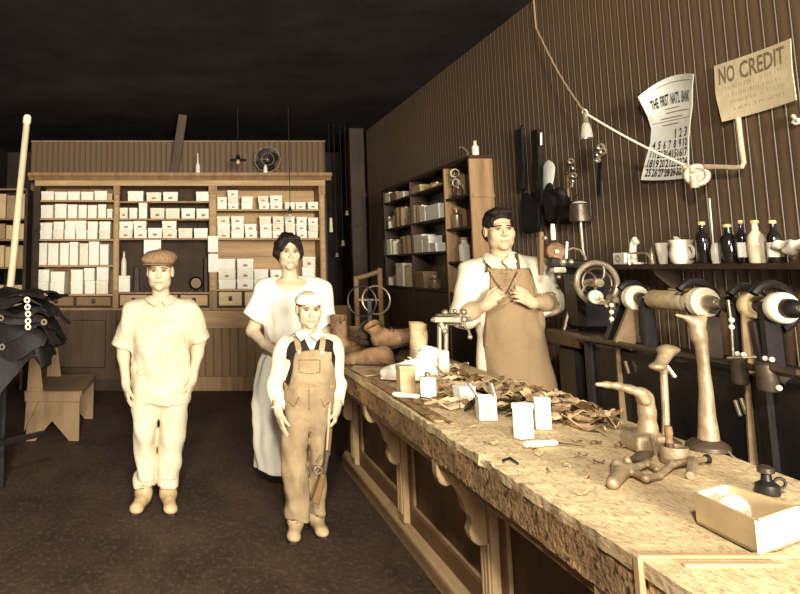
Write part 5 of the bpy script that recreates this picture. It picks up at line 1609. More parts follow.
for px, py, r in ((445, 312.5, .017), (463.5, 312, .018), (464, 319.5, .019), (444.5, 331, .017), (455, 311, .012)):
    MB().sphere(V(px, py, -.02), r, 14, 9).build('knob', 'steel', vs_)
MB().bar(V(440, 322, -.02), V(444.5, 332, -.02), .022, .022).build('clamp_dog', 'steel', vs_, bevel=.004)
MB().tube([V(464, 321, -.03), V(465, 327, -.03), V(468.5, 330, -.03), V(470, 335, -.03)], .007, 8).build('crank', 'steel', vs_)
MB().sphere(V(470, 337, -.03), .013).build('crank_knob', 'steel', vs_)
MB().tube([V(459, 326.5, -.01), V(466, 328, -.01)], .006, 8).build('lever', 'iron', vs_)

# ---- big iron last, sole upward, on its block
lb = K(646, 450)
def Lp(px, py, dy=0): return at_y(px, py, lb[1] + dy)
t = thing('shoe_last', 'large iron shoe last with sole-shaped arm on a heavy foot', 'shoe last', (lb[0], lb[1], ZK))
lo = np.minimum(Lp(590, 452), Lp(668, 376)) - (.02, .09, .01); hi = np.maximum(Lp(590, 452), Lp(668, 376)) + (.02, .09, .03)
lo[2] = ZK - .01
f = Field(lo, hi, .0035)
arm = [(597, 384.3, .007), (607, 384.6, .010), (618, 386, .012), (630, 389, .014), (641, 393, .017), (645, 400, .019)]
for (a, b_, r1), (c_, d_, r2) in zip(arm[:-1], arm[1:]):
    for dy in (-.022, 0, .022):
        kk = min(r1 * 1.6, .02)
        f.rc(Lp(a, b_, dy * (r1 / .012)), Lp(c_, d_, dy * (r2 / .015)), r1 * .85, r2 * .85, .012)
for (a, b_, r1), (c_, d_, r2) in zip([(645, 398, .026), (647, 412, .024), (648, 428, .026)], [(647, 412, .024), (648, 428, .026), (646, 440, .040)]):
    f.rc(Lp(a, b_), Lp(c_, d_), r1, r2, .015)
f.box((Lp(646, 447)[0], lb[1], ZK + .026), (.056, .05, .026), .012, rad=.01)
f.cutplane((0, 0, ZK + .001), (0, 0, -1)); f.wrinkle(.0006, 90, 3)
f.build('casting', 'last_iron', t)
q = Lp(657, 446, -.06)
MB().cyl((q[0], q[1], ZK), (q[0] - .008, q[1], ZK + .055), .010, n=12).build('roller_pin', 'steel', t)

# ---- second last on a rod
rb = K(666, 444)
def R2(px, py, dy=0): return at_y(px, py, rb[1] + dy)
t = thing('last_stand', 'slim rod stand carrying a small upturned iron foot', 'shoe last', (rb[0], rb[1], ZK))
MB().lathe([(.045, 0), (.045, .008), (.03, .018), (.014, .03)], (rb[0], rb[1], ZK), n=18).build('base', 'iron', t)
top = R2(663.5, 372)
MB().tube([(rb[0], rb[1], ZK + .02), R2(666, 420), R2(664.8, 395), top], .0115, 10).build('rod', 'last_iron', t)
lo = np.minimum(R2(645, 380), R2(684, 340)) - (.01, .07, .01); hi = np.maximum(R2(645, 380), R2(684, 340)) + (.01, .07, .01)
f = Field(lo, hi, .003)
f.el(R2(668.5, 349.5, .02), (.036, .03, .014), .01); f.rc(R2(667, 352, .015), R2(659, 366, -.025), .022, .017, .016); f.el(R2(657, 366.5, -.03), (.025, .024, .013), .012)
f.rc(R2(662, 364), top, .013, .013, .01)
f.build('foot_plate', 'last_iron', t)
MB().cyl(R2(667, 366, -.01), R2(675, 377, -.02), .007, n=10).build('pin', 'steel', t)
# tin cup with brush and a small bottle
cb = K(675, 463)
t = thing('tin_cup', 'shallow tin cup on the counter beside the last stand', 'cup', (cb[0], cb[1], ZK))
r = abs(K(688, 463)[0] - K(663, 463)[0]) / 2; hh = up(675, 446, cb) - ZK
MB().lathe([(r * .95, 0), (r, .004), (r, hh), (r * .93, hh), (r * .92, .008), (.002, .006)], (cb[0], cb[1], ZK), n=22, cap=False).build('body', 'last_iron', t)
MB().lathe([(r * .9, hh * .75), (.002, hh * .78)], (cb[0], cb[1], ZK), n=22, cap=False).build('wax', 'leather_brown', t)
t = thing('glue_brush', 'stubby brush standing in the shallow tin cup', 'brush', (cb[0] - .012, cb[1], ZK + hh * .78))
MB().lathe([(.014, 0), (.012, .02)], (cb[0] - .012, cb[1], ZK + hh * .80), n=10).build('bristles', 'leather_dark', t)
MB().lathe([(.012, .02), (.009, .03), (.012, .05), (.010, .068)], (cb[0] - .012, cb[1], ZK + hh * .80), n=10).build('handle', 'leather_brown', t)

# ---- tall jack post at the back edge
jb = K(706, 449); jb[0] = min(jb[0], CX1 - .075)
jy = jb[1]
def J(px, py, dy=0): return at_y(px, py, jy + dy)
t = thing('jack_post', 'tall flaring iron jack post at the back edge of the counter', 'jack post', (jb[0], jy, ZK))
MB().lathe([(.062, 0), (.062, .012), (.05, .024), (.04, .03)], (J(708, 449)[0], jy, ZK), n=22).build('flange', 'iron', t)
f = Field(np.minimum(J(668, 455), J(735, 308)) - (.02, .09, 0), np.maximum(J(668, 455), J(735, 308)) + (.02, .09, .02), .004)
f.loft([(J(700, 449)[2], J(709, 449)[0], jy, .034, .032), (J(700, 420)[2], J(707.5, 420)[0], jy, .025, .026), (J(700, 385)[2], J(705.5, 385)[0], jy, .018, .021), (J(700, 365)[2], J(703.5, 365)[0], jy, .016, .019), (J(700, 345)[2], J(701, 345)[0], jy, .018, .021), (J(700, 332)[2], J(698, 332)[0], jy, .022, .022)], .01)
f.rc(J(698, 336), J(697, 325), .023, .023, .012); f.rc(J(697, 324), J(688, 318.5), .019, .011, .015); f.rc(J(690, 318.5), J(676.5, 315), .008, .005, .01)
f.rc(J(697, 322), J(703, 318), .018, .012, .012)
f.wrinkle(.0005, 70, 8)
f.build('column', 'last_iron', t)
MB().tube([J(717, 446, -.02), J(724, 446, -.03), J(732, 456, -.07), J(739, 461, -.09)], .004, 6).build('wire', 'steel', t)

# ---- pincers and hammer
pb = K(640, 480)
def T(px, py, h=.012): p = K(px, py); return p + np.array((0, 0, h))
t = thing('pincers', 'worn iron lasting pincers lying open on the counter', 'pincers', (pb[0], pb[1], ZK))
f = Field(np.array((K(605, 495)[0] - .03, K(640, 496)[1] - .03, ZK - .005)), np.array((K(676, 470)[0] + .03, K(650, 455)[1] + .04, ZK + .09)), .003)
f.rc(T(613, 489, .016), T(622, 478, .02), .016, .020, .008); f.rc(T(622, 478, .02), T(632, 476, .02), .018, .012, .01)
f.el(T(617, 478, .036), (.012, .014, .014), .008); f.el(T(628, 474, .036), (.010, .012, .012), .008)
f.rc(T(632, 477, .018), T(646, 484, .014), .012, .009, .01); f.rc(T(646, 484, .014), T(660, 480, .013), .009, .008, .008); f.rc(T(660, 480, .013), T(673, 468, .012), .008, .010, .008)
f.rc(T(632, 476, .02), T(648, 468, .014), .011, .008, .01); f.rc(T(648, 468, .014), T(657, 474, .012), .008, .007, .008)
f.cutplane((0, 0, ZK + .001), (0, 0, -1))
f.build('jaws', 'last_iron', t)
MB().tube([T(634, 467, .02), T(642, 464, .026), T(650, 461, .02)], .012, 10).build('spring', 'iron', t)
hb = K(692, 478)
t = thing('hammer', 'short cobbler hammer with round cap beside the open box', 'hammer', (hb[0], hb[1], ZK))
MB().tube([T(673, 470, .014), T(690, 467, .016), T(706, 464.5, .016)], .008, 10).build('handle', 'last_iron', t)
MB().lathe([(.009, -.005), (.014, 0), (.014, .006)], T(707, 464.5, .016), (1, .1, 0), 12).build('cap', 'iron_dark', t)
MB().tube([T(691, 480, .011), T(692.5, 474, .013), T(693.5, 466, .016)], .011, 10, r2=.014).build('head', 'last_iron', t)

# ---- open cardboard box with a ball of thread
zr = ZK + .070
Rm = [K(694, 492, zr), K(727, 484, zr), K(801, 506, zr), K(758, 521, zr)]
bc = sum(Rm) / 4
t = thing('open_box', 'open shallow cardboard box at the near right end of the counter', 'box', (bc[0], bc[1], ZK + .001))
def wallq(a, b, z0, z1, mt, nm='side'):
    a = np.array((a[0], a[1], 0)); b = np.array((b[0], b[1], 0)); n_ = np.cross(unit_v(b - a), (0, 0, 1)) * -.006
    m = MB(); P4 = [a, b, b + n_, a + n_]
    m.add([p + (0, 0, z0) for p in P4] + [p + (0, 0, z1) for p in P4], [(0, 3, 2, 1), (4, 5, 6, 7), (0, 1, 5, 4), (1, 2, 6, 5), (2, 3, 7, 6), (3, 0, 4, 7)])
    m.build(nm, mt, t, smooth=0)
A, B, Cq, Dq = Rm
for (p, q), mt in zip(((A, B), (B, Cq), (Cq, Dq), (Dq, A)), ('card_cream', 'card_tan', 'card_cream', 'card_tan')):  # cream and tan put the lit and shaded sides into the card colour
    wallq(q, p, ZK + .002, zr, mt)
mfl = MB(); mfl.add([(p[0], p[1], ZK + .002) for p in Rm] + [(p[0], p[1], ZK + .008) for p in Rm], [(0, 3, 2, 1), (4, 5, 6, 7), (0, 1, 5, 4), (1, 2, 6, 5), (2, 3, 7, 6), (3, 0, 4, 7)])
mfl.build('bottom', 'card_tan', t, smooth=0)
e = K(733, 506, ZK + .048)
tb = thing('thread_ball', 'white ball of thread inside the open cardboard box', 'ball', (e[0], e[1], ZK + .009))
MB().sphere((e[0], e[1], ZK + .040), (.036, .031, .031), 18, 12).build('ball', 'felt', tb)
w_ = MB()
for i in range(6):
    w_.torus((e[0], e[1], ZK + .040), (math.cos(i), math.sin(i * 1.7), math.cos(i * 2.3) + .3), .0315, .0015, 24, 5)
w_.build('strands', 'card_cream', tb)
# dark oiler on the back edge
ob = K(768, 494); ob[0] = min(ob[0], CX1 - .05)
t = thing('oil_can', 'small dark oil can on the back edge of the counter behind the box', 'oil can', (ob[0], ob[1], ZK))
MB().lathe([(.026, 0), (.028, .006), (.026, .024), (.013, .034), (.011, .05)], (ob[0], ob[1], ZK), n=16).build('body', 'iron_dark', t)
MB().lathe([(.011, .05), (.019, .054), (.019, .066), (.008, .072)], (ob[0], ob[1], ZK), n=14).build('cap', 'iron', t)
MB().torus((ob[0] + .026, ob[1] - .01, ZK + .03), (.3, 1, 0), .012, .004, 16, 6).build('handle', 'iron_dark', t)

# ================================================================== shelf of bottles on the right wall
ZW = 1.422
shf = thing('bottle_shelf', 'long dark wall shelf carrying bottles and pots above the finishing machine', 'shelf', (2.33, 2.7, ZW - .03))
MB().bx(2.26, XW - .011, 1.1, 3.84, ZW - .026, ZW).build('board', 'dark_wood', shf, bevel=.003)
for yy in (1.5, 2.5, 3.5):
    MB().prism([(0, 0), (-.13, 0), (-.11, -.03), (-.03, -.10), (0, -.12)], (XW - .012, yy, ZW - .026), (1, 0, 0), (0, 0, 1), .02).build('bracket', 'dark_wood', shf)
def SY(px): return at_x(px, 250, 2.33)[1]
def shelf_z(px, py): return at_x(px, py, 2.33)[2]
def bottle(px0, px1, top, material, label, cap='cork', streak=True):
    yc = SY((px0 + px1) / 2); s = (at_y(px1, 250, yc)[0] - at_y(px0, 250, yc)[0]); r = s / 2 * .95; h = shelf_z((px0 + px1) / 2, top) - ZW
    t = thing('bottle', label, 'bottle', (2.33, yc, ZW), 'bottles on the wall shelf')
    MB().lathe([(r * .9, 0), (r, .006), (r, h * .58), (r * .85, h * .66), (r * .42, h * .76), (r * .36, h * .92), (r * .36, h * .94)], (2.33, yc, ZW), n=20).build('body', material, t)
    MB().lathe([(r * .5, h * .92), (r * .52, h * .97), (r * .45, h)], (2.33, yc, ZW), n=14).build('stopper', cap, t)
    if streak:  # pale band paints the bright reflection streak onto the glass
        MB().lathe([(r * 1.01, h * .14), (r * 1.01, h * .48)], (2.33, yc, ZW), n=20, cap=False).build('glint_band', 'card_white' if material == 'bottle_dark' else 'card_tan', t)
bottle(697, 710.5, 221.5, 'bottle_dark', 'dark bottle standing just right of the white pitcher', streak=False)
bottle(721, 738, 224, 'bottle_dark', 'broad dark bottle, second from the pitcher on the wall shelf', streak=False)
bottle(738, 748, 220, 'bottle_dark', 'narrow dark bottle, third from the pitcher with pale painted glint')
bottle(749, 765, 220, 'bottle_clear', 'pale glass bottle, fourth from the pitcher on the wall shelf', streak=False)
bottle(768, 782, 220, 'bottle_dark', 'dark bottle with pale painted glint, fifth from the pitcher')
def pot(px0, px1, top, prof, material, name, label, cat, extra=None):
    yc = SY((px0 + px1) / 2); r = (at_y(px1, 250, yc)[0] - at_y(px0, 250, yc)[0]) / 2; h = shelf_z((px0 + px1) / 2, top) - ZW
    t = thing(name, label, cat, (2.33, yc, ZW))
    MB().lathe([(a * r, b * h) for a, b in prof], (2.33, yc, ZW), n=20).build('body', material, t)
    return t, yc, r, h
t, yc, r, h = pot(670, 693, 240, [(.7, 0), (.85, .1), (.95, .4), (.8, .7), (.78, .8), (.92, .96), (.95, 1), (.85, 1), (.7, .85)], 'ceramic', 'pitcher', 'white crockery pitcher on the wall shelf', 'pitcher')
MB().prism([(0, 0), (.05, .03), (.02, -.05)], (2.33, yc + .0, ZW + h * .9), (0, 1, 0), (0, 0, 1), .02).build('spout', 'ceramic', t)
MB().torus((2.33, yc - r * .95, ZW + h * .5), (1, 0, 0), h * .26, .008, 18, 7).build('handle', 'ceramic', t)
pot(656, 668.5, 243, [(.55, 0), (.6, .05), (.95, .95), (1, 1), (.9, 1), (.55, .1)], 'ceramic', 'cup', 'white flaring cup left of the pitcher on the wall shelf', 'cup')
pot(711, 720, 243, [(.8, 0), (.95, .2), (1, .6), (.75, .85), (.5, 1)], 'ceramic', 'jar', 'small white jar between the first two dark bottles', 'jar')
pot(648, 655, 247, [(.9, 0), (.9, .5), (.3, .9), (.1, 1)], 'tin', 'oil_cone', 'small grey tin cone on the wall shelf left of the cup', 'tin')
yc = SY(623.5)
t = thing('carton', 'small white carton at the far end of the wall shelf', 'carton', (2.33, yc, ZW))
MB().bx(2.30, 2.37, yc - .05, yc + .05, ZW + .001, ZW + .062).build('body', 'card_white', t, smooth=0, bevel=.002)
MB().torus((2.298, yc, ZW + .032), (1, 0, 0), .016, .004, 16, 6).build('emblem', 'label_ink', t)
yc = SY(635)
t = thing('shoe_tree', 'upright white curved form standing on the far wall shelf', 'shoe form', (2.33, yc, ZW))
MB().tube([(2.33, yc + .02, ZW), (2.33, yc + .022, ZW + .06), (2.33, yc + .012, ZW + .11), (2.33, yc - .006, ZW + .128), (2.33, yc - .02, ZW + .11)], .020, 12, r2=.014).build('form', 'ceramic', t)
MB().bx(2.30, 2.37, yc - .03, yc + .045, ZW + .0005, ZW + .012).build('base', 'ceramic', t, bevel=.003)
t = thing('bent_wire', 'bent pale wire stand standing before the cups on the wall shelf', 'wire', (2.28, SY(648), ZW))
MB().tube([(2.28, SY(638), ZW), (2.28, SY(638), ZW + .055), (2.28, SY(648), ZW + .058), (2.28, SY(656), ZW + .055), (2.28, SY(660), ZW + .03), (2.28, SY(661), ZW)], .006, 7).build('wire', 'steel', t)
yc = SY(803)
f = Field((2.27, yc - .16, ZW - .01), (2.39, yc + .14, ZW + .12), .005)
for i in range(9): f.el((2.33 + rnd.uniform(-.02, .02), yc + rnd.uniform(-.08, .08), ZW + .035 + rnd.uniform(0, .03)), (.026, .032, .028), .012)
f.cutplane((0, 0, ZW + .002), (0, 0, -1)); f.wrinkle(.009, 110, 5); f.wrinkle(.006, 60, 8)
tag(f.build('wad_of_cotton', 'cloth_shirt', None, (2.33, yc, ZW)), 'pale wad of cotton waste at the near end of the wall shelf', 'cotton')
tag(MB().cyl((2.36, SY(707), ZW), (2.40, SY(699), ZW + .30), .003, n=6).build('stick', 'card_cream'), 'thin pale stick leaning behind the first dark bottle', 'stick')

# ================================================================== finishing machine below the shelf
SX, SZ = 2.10, 1.262
def FYp(px): return at_x(px, 300, SX)[1]
fm = thing('finishing_machine', 'long dark finishing machine with wheels and brushes on one shaft under the bottle shelf', 'machine', (2.15, 2.8, 0))
MB().bx(2.06, XW - .02, 1.3, 3.72, .06, 1.02).build('cabinet', 'iron_dark', fm, bevel=.01)
for yy in (1.35, 2.55, 3.66): MB().bx(2.04, 2.08, yy, yy + .05, 0, 1.03).build('leg', 'iron_dark', fm, bevel=.006)
MB().cyl((2.0, 1.3, 1.052), (2.0, 3.74, 1.052), .013, n=12).build('rail', 'iron', fm)
for yy in (1.6, 2.5, 3.1, 3.70):
    MB().bar((2.0, yy, 1.052), (2.09, yy, 1.0), .02, .03).build('rail_bracket', 'iron', fm, bevel=.004)
MB().cyl((SX, 1.4, SZ), (SX, FYp(634) + .03, SZ), .016, n=14).build('shaft', 'steel', fm)
def fwheel(px, rpx, width, prof_mat, hub_mat='iron', name='wheel', hub=.36):
    yc = FYp(px); s = (at_y(px + 10, 300, yc)[0] - at_y(px, 300, yc)[0]) / 10; r = rpx * s
    w = MB().lathe([(r * .55, 0), (r * .62, .004), (r * .9, .002), (r, .010), (r, width - .008), (r * .9, width), (r * .4, width)], (SX, yc - width / 2, SZ), (0, 1, 0), 28).build(name, prof_mat, fm)
    MB().lathe([(.012, -.06), (.02, -.055), (r * hub, -.026), (r * (hub + .04), .0), (r * .55, .003)], (SX, yc - width / 2, SZ), (0, 1, 0), 18).build('hub', hub_mat, w)
    return yc, r
fwheel(636, 12.5, .05, 'felt', hub=.46); fwheel(703, 15, .05, 'felt', 'steel', hub=.5); fwheel(752, 13, .045, 'sandpaper', hub=.4); fwheel(781, 15.5, .05, 'ceramic', 'iron_dark', hub=.6)
fwheel(729, 9, .03, 'iron', name='collar'); fwheel(741, 7, .03, 'iron_dark', name='collar')
ya, yb = FYp(691), FYp(652)
MB().lathe([(.030, 0), (.040, .006), (.043, .02), (.043, yb - ya - .02), (.040, yb - ya - .006), (.030, yb - ya)], (SX, ya, SZ), (0, 1, 0), 24).build('sanding_roll', 'sandpaper', fm)
MB().lathe([(.044, 0), (.046, .01), (.044, .03)], (SX, ya + .01, SZ), (0, 1, 0), 24, False).build('roll_band', 'felt', fm)
for px, r in ((640, .07), (706, .085), (757, .07), (785, .082)):   # iron hoods behind the wheels
    yc = FYp(px) + .055
    MB().torus((SX, yc, SZ), (0, 1, 0), r, .016, 20, 8, arc=math.pi * 1.2, a0=math.pi * .2).build('hood', 'iron_dark', fm)
def chute(px, dx, mt):
    yc = FYp(px)
    MB().bar((SX - .02 - dx, yc, 1.04), (SX + .01, yc + .01, SZ - .05), .09, .03, (0, 1, 0)).build('dust_chute', mt, fm, bevel=.006)
chute(636, .06, 'belt'); chute(706, -.02, 'iron'); chute(624, .05, 'iron_dark'); chute(760, -.04, 'iron_dark')
for yy in (FYp(646), FYp(696), FYp(736), FYp(768)):
    MB().bx(SX - .03, SX + .03, yy - .02, yy + .02, 1.0, SZ + .005).build('bearing_stand', 'iron_dark', fm, bevel=.008)
MB().bar((2.2, FYp(690), SZ + .045), (2.2, FYp(650), SZ + .045), .03, .012).build('guard_bar', 'steel', fm, bevel=.003)
# upright spindle with beads, belts to the wheels
def FX(px, py, X=2.03): return at_x(px, py, X)
MB().tube([FX(613, 338), FX(611, 322), FX(611, 300)], .006, 8).build('spindle', 'iron', fm)
for py in (305, 312, 319): MB().sphere(FX(611.5, py), .011, 12, 8).build('bead', 'felt', fm)
MB().tube([FX(728, 300), FX(731, 322), FX(732, 340), FX(733, 356)], .006, 8).build('spindle', 'iron', fm)
for py in (320, 327): MB().sphere(FX(731.5, py), .010, 12, 8).build('bead', 'felt', fm)
MB().bar((2.05, FYp(628), .35), (2.09, FYp(622), 1.25), .07, .008, (0, 1, 0)).build('drive_belt', 'belt', fm)
MB().bar((2.05, FYp(752), .35), (2.09, FYp(752), 1.25), .07, .008, (0, 1, 0)).build('drive_belt', 'belt', fm)
# cups and knobs hanging on the front rail
for px, py0, py1, r in ((741, 360, 384, .026), (769, 365, 391, .032)):
    a, b_ = FX(px, py0, 1.985), FX(px, py1, 1.985)
    cu = MB().lathe([(r * .85, 0), (r, .01), (r, a[2] - b_[2]), (r * 1.15, a[2] - b_[2] + .006)], b_, n=16).build('drip_cup', 'iron', fm)
    for d in (-.014, .014): MB().sphere(a + np.array((0, d, .02)), .009, 10, 7).build('cup_knob', 'felt', cu)
MB().sphere(FX(779, 388, 1.99), .010).build('knob', 'felt', fm)
MB().bar(FX(756, 365, 1.98), FX(800, 373, 1.98), .02, .022).build('rest_bar', 'iron', fm, bevel=.004)
MB().bar(FX(733, 358, 1.98), FX(750, 357, 1.98), .05, .010).build('rest_plate', 'steel', fm, bevel=.003)
for px, py in ((625, 361), (735, 400), (741, 398)):
    a = FX(px, py, 2.045)
    MB().bar(a, a + np.array((0, -.02, -.055)), .010, .014).build('spring_clip', 'steel', fm, bevel=.002)

# ================================================================== stitching machine with flywheel behind the man
ym = FYp(597)
sm_ = thing('stitching_machine', 'dark stitching machine with spoked flywheel between the man and the felt wheels', 'machine', (2.2, 4.0, 0))
MB().bx(2.08, 2.38, 3.86, 4.06, 0, .98).build('pedestal', 'iron_dark', sm_, bevel=.02)
MB().bx(2.05, 2.38, 3.76, 4.12, .98, 1.06).build('table', 'iron', sm_, bevel=.01)
MB().bx(2.12, 2.34, 3.86, 4.04, 1.06, 1.40).build('column', 'iron_dark', sm_, bevel=.03)
fw = at_x(597, 283, 2.10)
fl_ = MB(); fl_.torus(fw, (0, 1, 0), .104, .014, 36, 10); fl_.build('flywheel_rim', 'steel', sm_)
MB().torus(fw, (0, 1, 0), .075, .006, 30, 8).build('flywheel_ring', 'iron', sm_)
for i in range(5):
    a = i * 2 * math.pi / 5 + .3
    pts = [fw + np.array((math.cos(a + u * .9) * .1 * u, 0, math.sin(a + u * .9) * .1 * u)) for u in np.linspace(.15, 1, 6)]
    MB().tube(pts, .008, 8).build('spoke', 'iron', sm_)
MB().lathe([(.02, -.03), (.026, -.02), (.026, .02), (.018, .10)], fw, (0, 1, 0), 16).build('hub', 'steel', sm_)
MB().cyl(fw, fw + np.array((0, .25, 0)), .014, n=12).build('axle', 'iron', sm_)
p2 = at_x(595.5, 297, 2.04)
MB().lathe([(.010, -.03), (.015, -.02), (.033, -.012), (.035, .012), (.02, .02)], p2, (.25, 1, 0), 20).build('pulley', 'felt', sm_)
MB().tube([p2, p2 + np.array((.03, -.02, -.02)), at_x(607, 306, 2.02)], .008, 8).build('crank', 'steel', sm_)
MB().tube([at_x(609, 297, 2.03), at_x(616, 300, 2.03)], .014, 10).build('nut', 'steel', sm_)
yh = 3.95
def HP(px, py, dy=0): return at_y(px, py, yh + dy)
MB().lathe([(.046, -.02), (.05, -.015), (.05, .015), (.03, .022)], HP(555, 251), (.15, 1, .1), 22).build('tension_disc', 'leather_brown', sm_)
MB().lathe([(.012, -.03), (.014, .03)], HP(555, 251), (.15, 1, .1), 12).build('disc_axle', 'steel', sm_)
MB().tube([HP(566, 262), HP(566.5, 252), HP(567, 242)], .010, 8).build('thread_post', 'steel', sm_)
MB().tube([HP(566, 251), HP(573, 248), HP(580, 250), HP(586, 258)], .006, 8).build('thread_arm', 'steel', sm_)
MB().bar(HP(552, 270), HP(564, 270), .06, .03).build('presser_plate', 'felt', sm_, bevel=.006)
for px, py, r in ((563, 262, .022), (571, 262, .018), (545, 238, .014), (559, 277, .012)):
    MB().sphere(HP(px, py, -.02), r, 12, 8).build('knob', 'steel', sm_)
MB().lathe([(.012, 0), (.014, .05), (.010, .09)], HP(553.5, 240), (0, 0, 1), 10).build('thread_spool', 'felt', sm_)
MB().bar(HP(541, 275), HP(541, 232), .022, .022, (0, 1, 0)).build('side_post', 'mid_wood', sm_, bevel=.003)
MB().bar(HP(548, 262), HP(590, 266), .05, .06).build('arm', 'iron_dark', sm_, bevel=.012)
MB().tube([HP(563, 335, .05), HP(567, 318, .05), HP(572, 300, .05)], .012, 8).build('linkage', 'iron', sm_)
MB().tube([HP(560, 333), HP(578, 330), HP(602, 328)], .008, 8).build('treadle_rod', 'iron', sm_)
# funnel oil cup on the wall above it
hp = at_x(580, 213, 2.34)
t = thing('funnel_can', 'dark hanging can with pale lid on the wall above the flywheel', 'can', (hp[0], hp[1], hp[2] - .06))
MB().lathe([(.045, -.055), (.060, -.05), (.052, .05), (.046, .056)], hp, n=20).build('body', 'iron', t)
MB().lathe([(.047, .056), (.030, .066), (.018, .070)], hp + np.array((0, 0, .001)), n=16).build('lid', 'felt', t)
MB().torus(hp + np.array((-.0, 0, .06)), (1, .3, 0), .05, .004, 20, 6, arc=math.pi, a0=-math.pi / 2).build('bail', 'iron_dark', t)
MB().tube([hp + np.array((0, 0, -.05)), at_x(583, 250, 2.33), at_x(586, 262, 2.33)], .008, 8).build('feed_pipe', 'steel', t)

# ================================================================== things hung on the right wall
XH = XW - .03
def H(px, py, o=0): return at_x(px, py, XH - o)
def strap(pts, w, material, name, label, cat, th=.012):
    P = [H(*p) for p in pts]; rows = [[p + np.array((0, w / 2, 0)), p - np.array((0, w / 2, 0))] for p in P]
    mb = MB(); mb.sheet(rows, th=th); return mb, P
mb, P = strap([(522, 129), (523, 150), (524, 170), (523, 190)], .10, 'leather_dark', '', '', '', .03)
t = thing('leather_strip', 'dark leather strop hanging on the beadboard behind the man, far one', 'strop', P[-1]); mb.build('strip', 'leather_black', t, bevel=.004)
MB().torus(H(522, 128, .01), (1, 0, 0), .02, .005, 16, 6).build('ring', 'iron_dark', t)
mb, P = strap([(539, 130), (540, 150), (540, 175), (538, 200)], .09, 'leather_dark', '', '', '', .035)
t = thing('leather_strip', 'dark leather strop with bright studs hanging beside the white paper', 'strop', P[-1]); mb.build('strip', 'leather_black', t, bevel=.004)
for px, py in ((537, 143), (536.5, 152), (540, 163), (539, 176), (538, 184)): MB().sphere(H(px, py, .015), .009, 10, 7).build('stud', 'steel', t)
MB().tube([H(541, 133, .03), H(541, 145, .03)], .010, 8).build('clasp', 'steel', t)
rows = [[H(545.5, 163, .03), H(549, 160, .035), H(553, 163, .03)], [H(544, 167, .03), H(549, 166, .04), H(555, 167, .03)], [H(544, 178, .03), H(549, 178, .045), H(554, 178, .03)], [H(544.5, 192, .03), H(547.5, 192, .04), H(551, 192, .03)]]
tag(MB().sheet(rows, th=.004).build('paper_pattern', 'paper', smooth=60), 'narrow white paper pattern hanging beside the studded strop', 'paper')
t = thing('hook_tool', 'bright chain hook hanging on the wall left of the lamp', 'hook', H(574, 187))
for i, (px, py, r) in enumerate(((571, 161, .014), (573, 168, .012), (574, 175, .013), (573, 181, .010))): MB().torus(H(px, py, .01), (.6, .6 * (-1) ** i, .4), r, .006, 16, 7).build('link', 'steel', t)
MB().tube([H(572.5, 182, .01), H(572, 187, .01)], .007, 8).build('hook', 'steel', t)
t = thing('buckled_strap', 'dark strap with bright buckle hanging on the wall right of the lamp', 'strap', H(600, 192))
mb, P = strap([(601, 158), (600.5, 170), (600, 195)], .035, '', '', '', '', .008); mb.build('strap', 'leather_black', t)
for px, py, r in ((601, 147, .017), (603, 151, .015), (599, 154, .013), (598, 160, .010)): MB().torus(H(px, py, .015), (.8, .5, .3), r, .007, 16, 7).build('buckle', 'steel', t)
t = thing('wood_lath', 'pale wooden lath standing on the wall beside the hook', 'lath', H(567, 205))
MB().bar(H(567, 175, .0), H(568, 205, .0), .02, .012, (1, 0, 0)).build('lath', 'mid_wood', t)
MB().torus(H(567, 173, .0), (1, 0, 0), .008, .003, 12, 6).build('ring', 'iron', t)
for i, (px, py, w, h) in enumerate(((553, 203, .10, .16), (566, 208, .09, .14), (530, 215, .16, .20))):
    c0 = H(px, py, .05)
    f = Field(c0 - (.06, .14, .16), c0 + (.05, .14, .16), .006)
    f.el(c0, (.035, w, h * .7), .02); f.el(c0 + (0, w * .3, h * .3), (.03, w * .6, h * .5), .03); f.wrinkle(.012, 38, 60 + i)
    tag(f.build('leather_bundle', 'leather_black', None, c0 - (0, 0, h * .7)), ['dark leather bundle hanging under the white paper pattern', 'dark leather bundle hanging beside the hanging can', 'large dark leather bundle hanging behind the man head'][i], 'leather')

# ---- lamp on a slack cord, cord tied across to the wall bracket
lp = at_x(585, 113, 2.10)
t = thing('cord_lamp', 'glass lamp bulb hanging from a slack twisted cord before the wall', 'lamp', (lp[0], lp[1], lp[2] - .16))
A = at_x(536, 28, 2.25)
ptsA = [A + (lp - A) * u + np.array((0, 0, -.04 * math.sin(u * math.pi) + .004 * math.sin(u * 60))) for u in np.linspace(0, 1, 24)]
top = np.array((A[0], A[1], min(ZC, A[2] + .4)))
MB().tube([np.array((A[0] + .02, A[1] + .05, ZC))] + ptsA, .006, 7).build('ceiling_cord', 'cord', t)
e = at_x(691, 168, 2.33)
MB().tube([lp + (e - lp) * u + np.array((0, 0, -.015 * math.sin(u * math.pi))) for u in np.linspace(0, 1, 16)], .0055, 7).build('tie_cord', 'felt', t)
MB().lathe([(.010, 0), (.014, -.01), (.016, -.05), (.020, -.055)], lp, (0, 0, 1), 12).build('socket', 'steel', t)
MB().lathe([(.016, -.055), (.024, -.08), (.030, -.115), (.030, -.135), (.027, -.135), (.020, -.075)], lp, (0, 0, 1), 18, False).build('shade', 'lamp_glass', t)
MB().torus(lp + np.array((0, 0, .0)), (1, 0, .3), .02, .004, 14, 6).build('knot', 'felt', t)
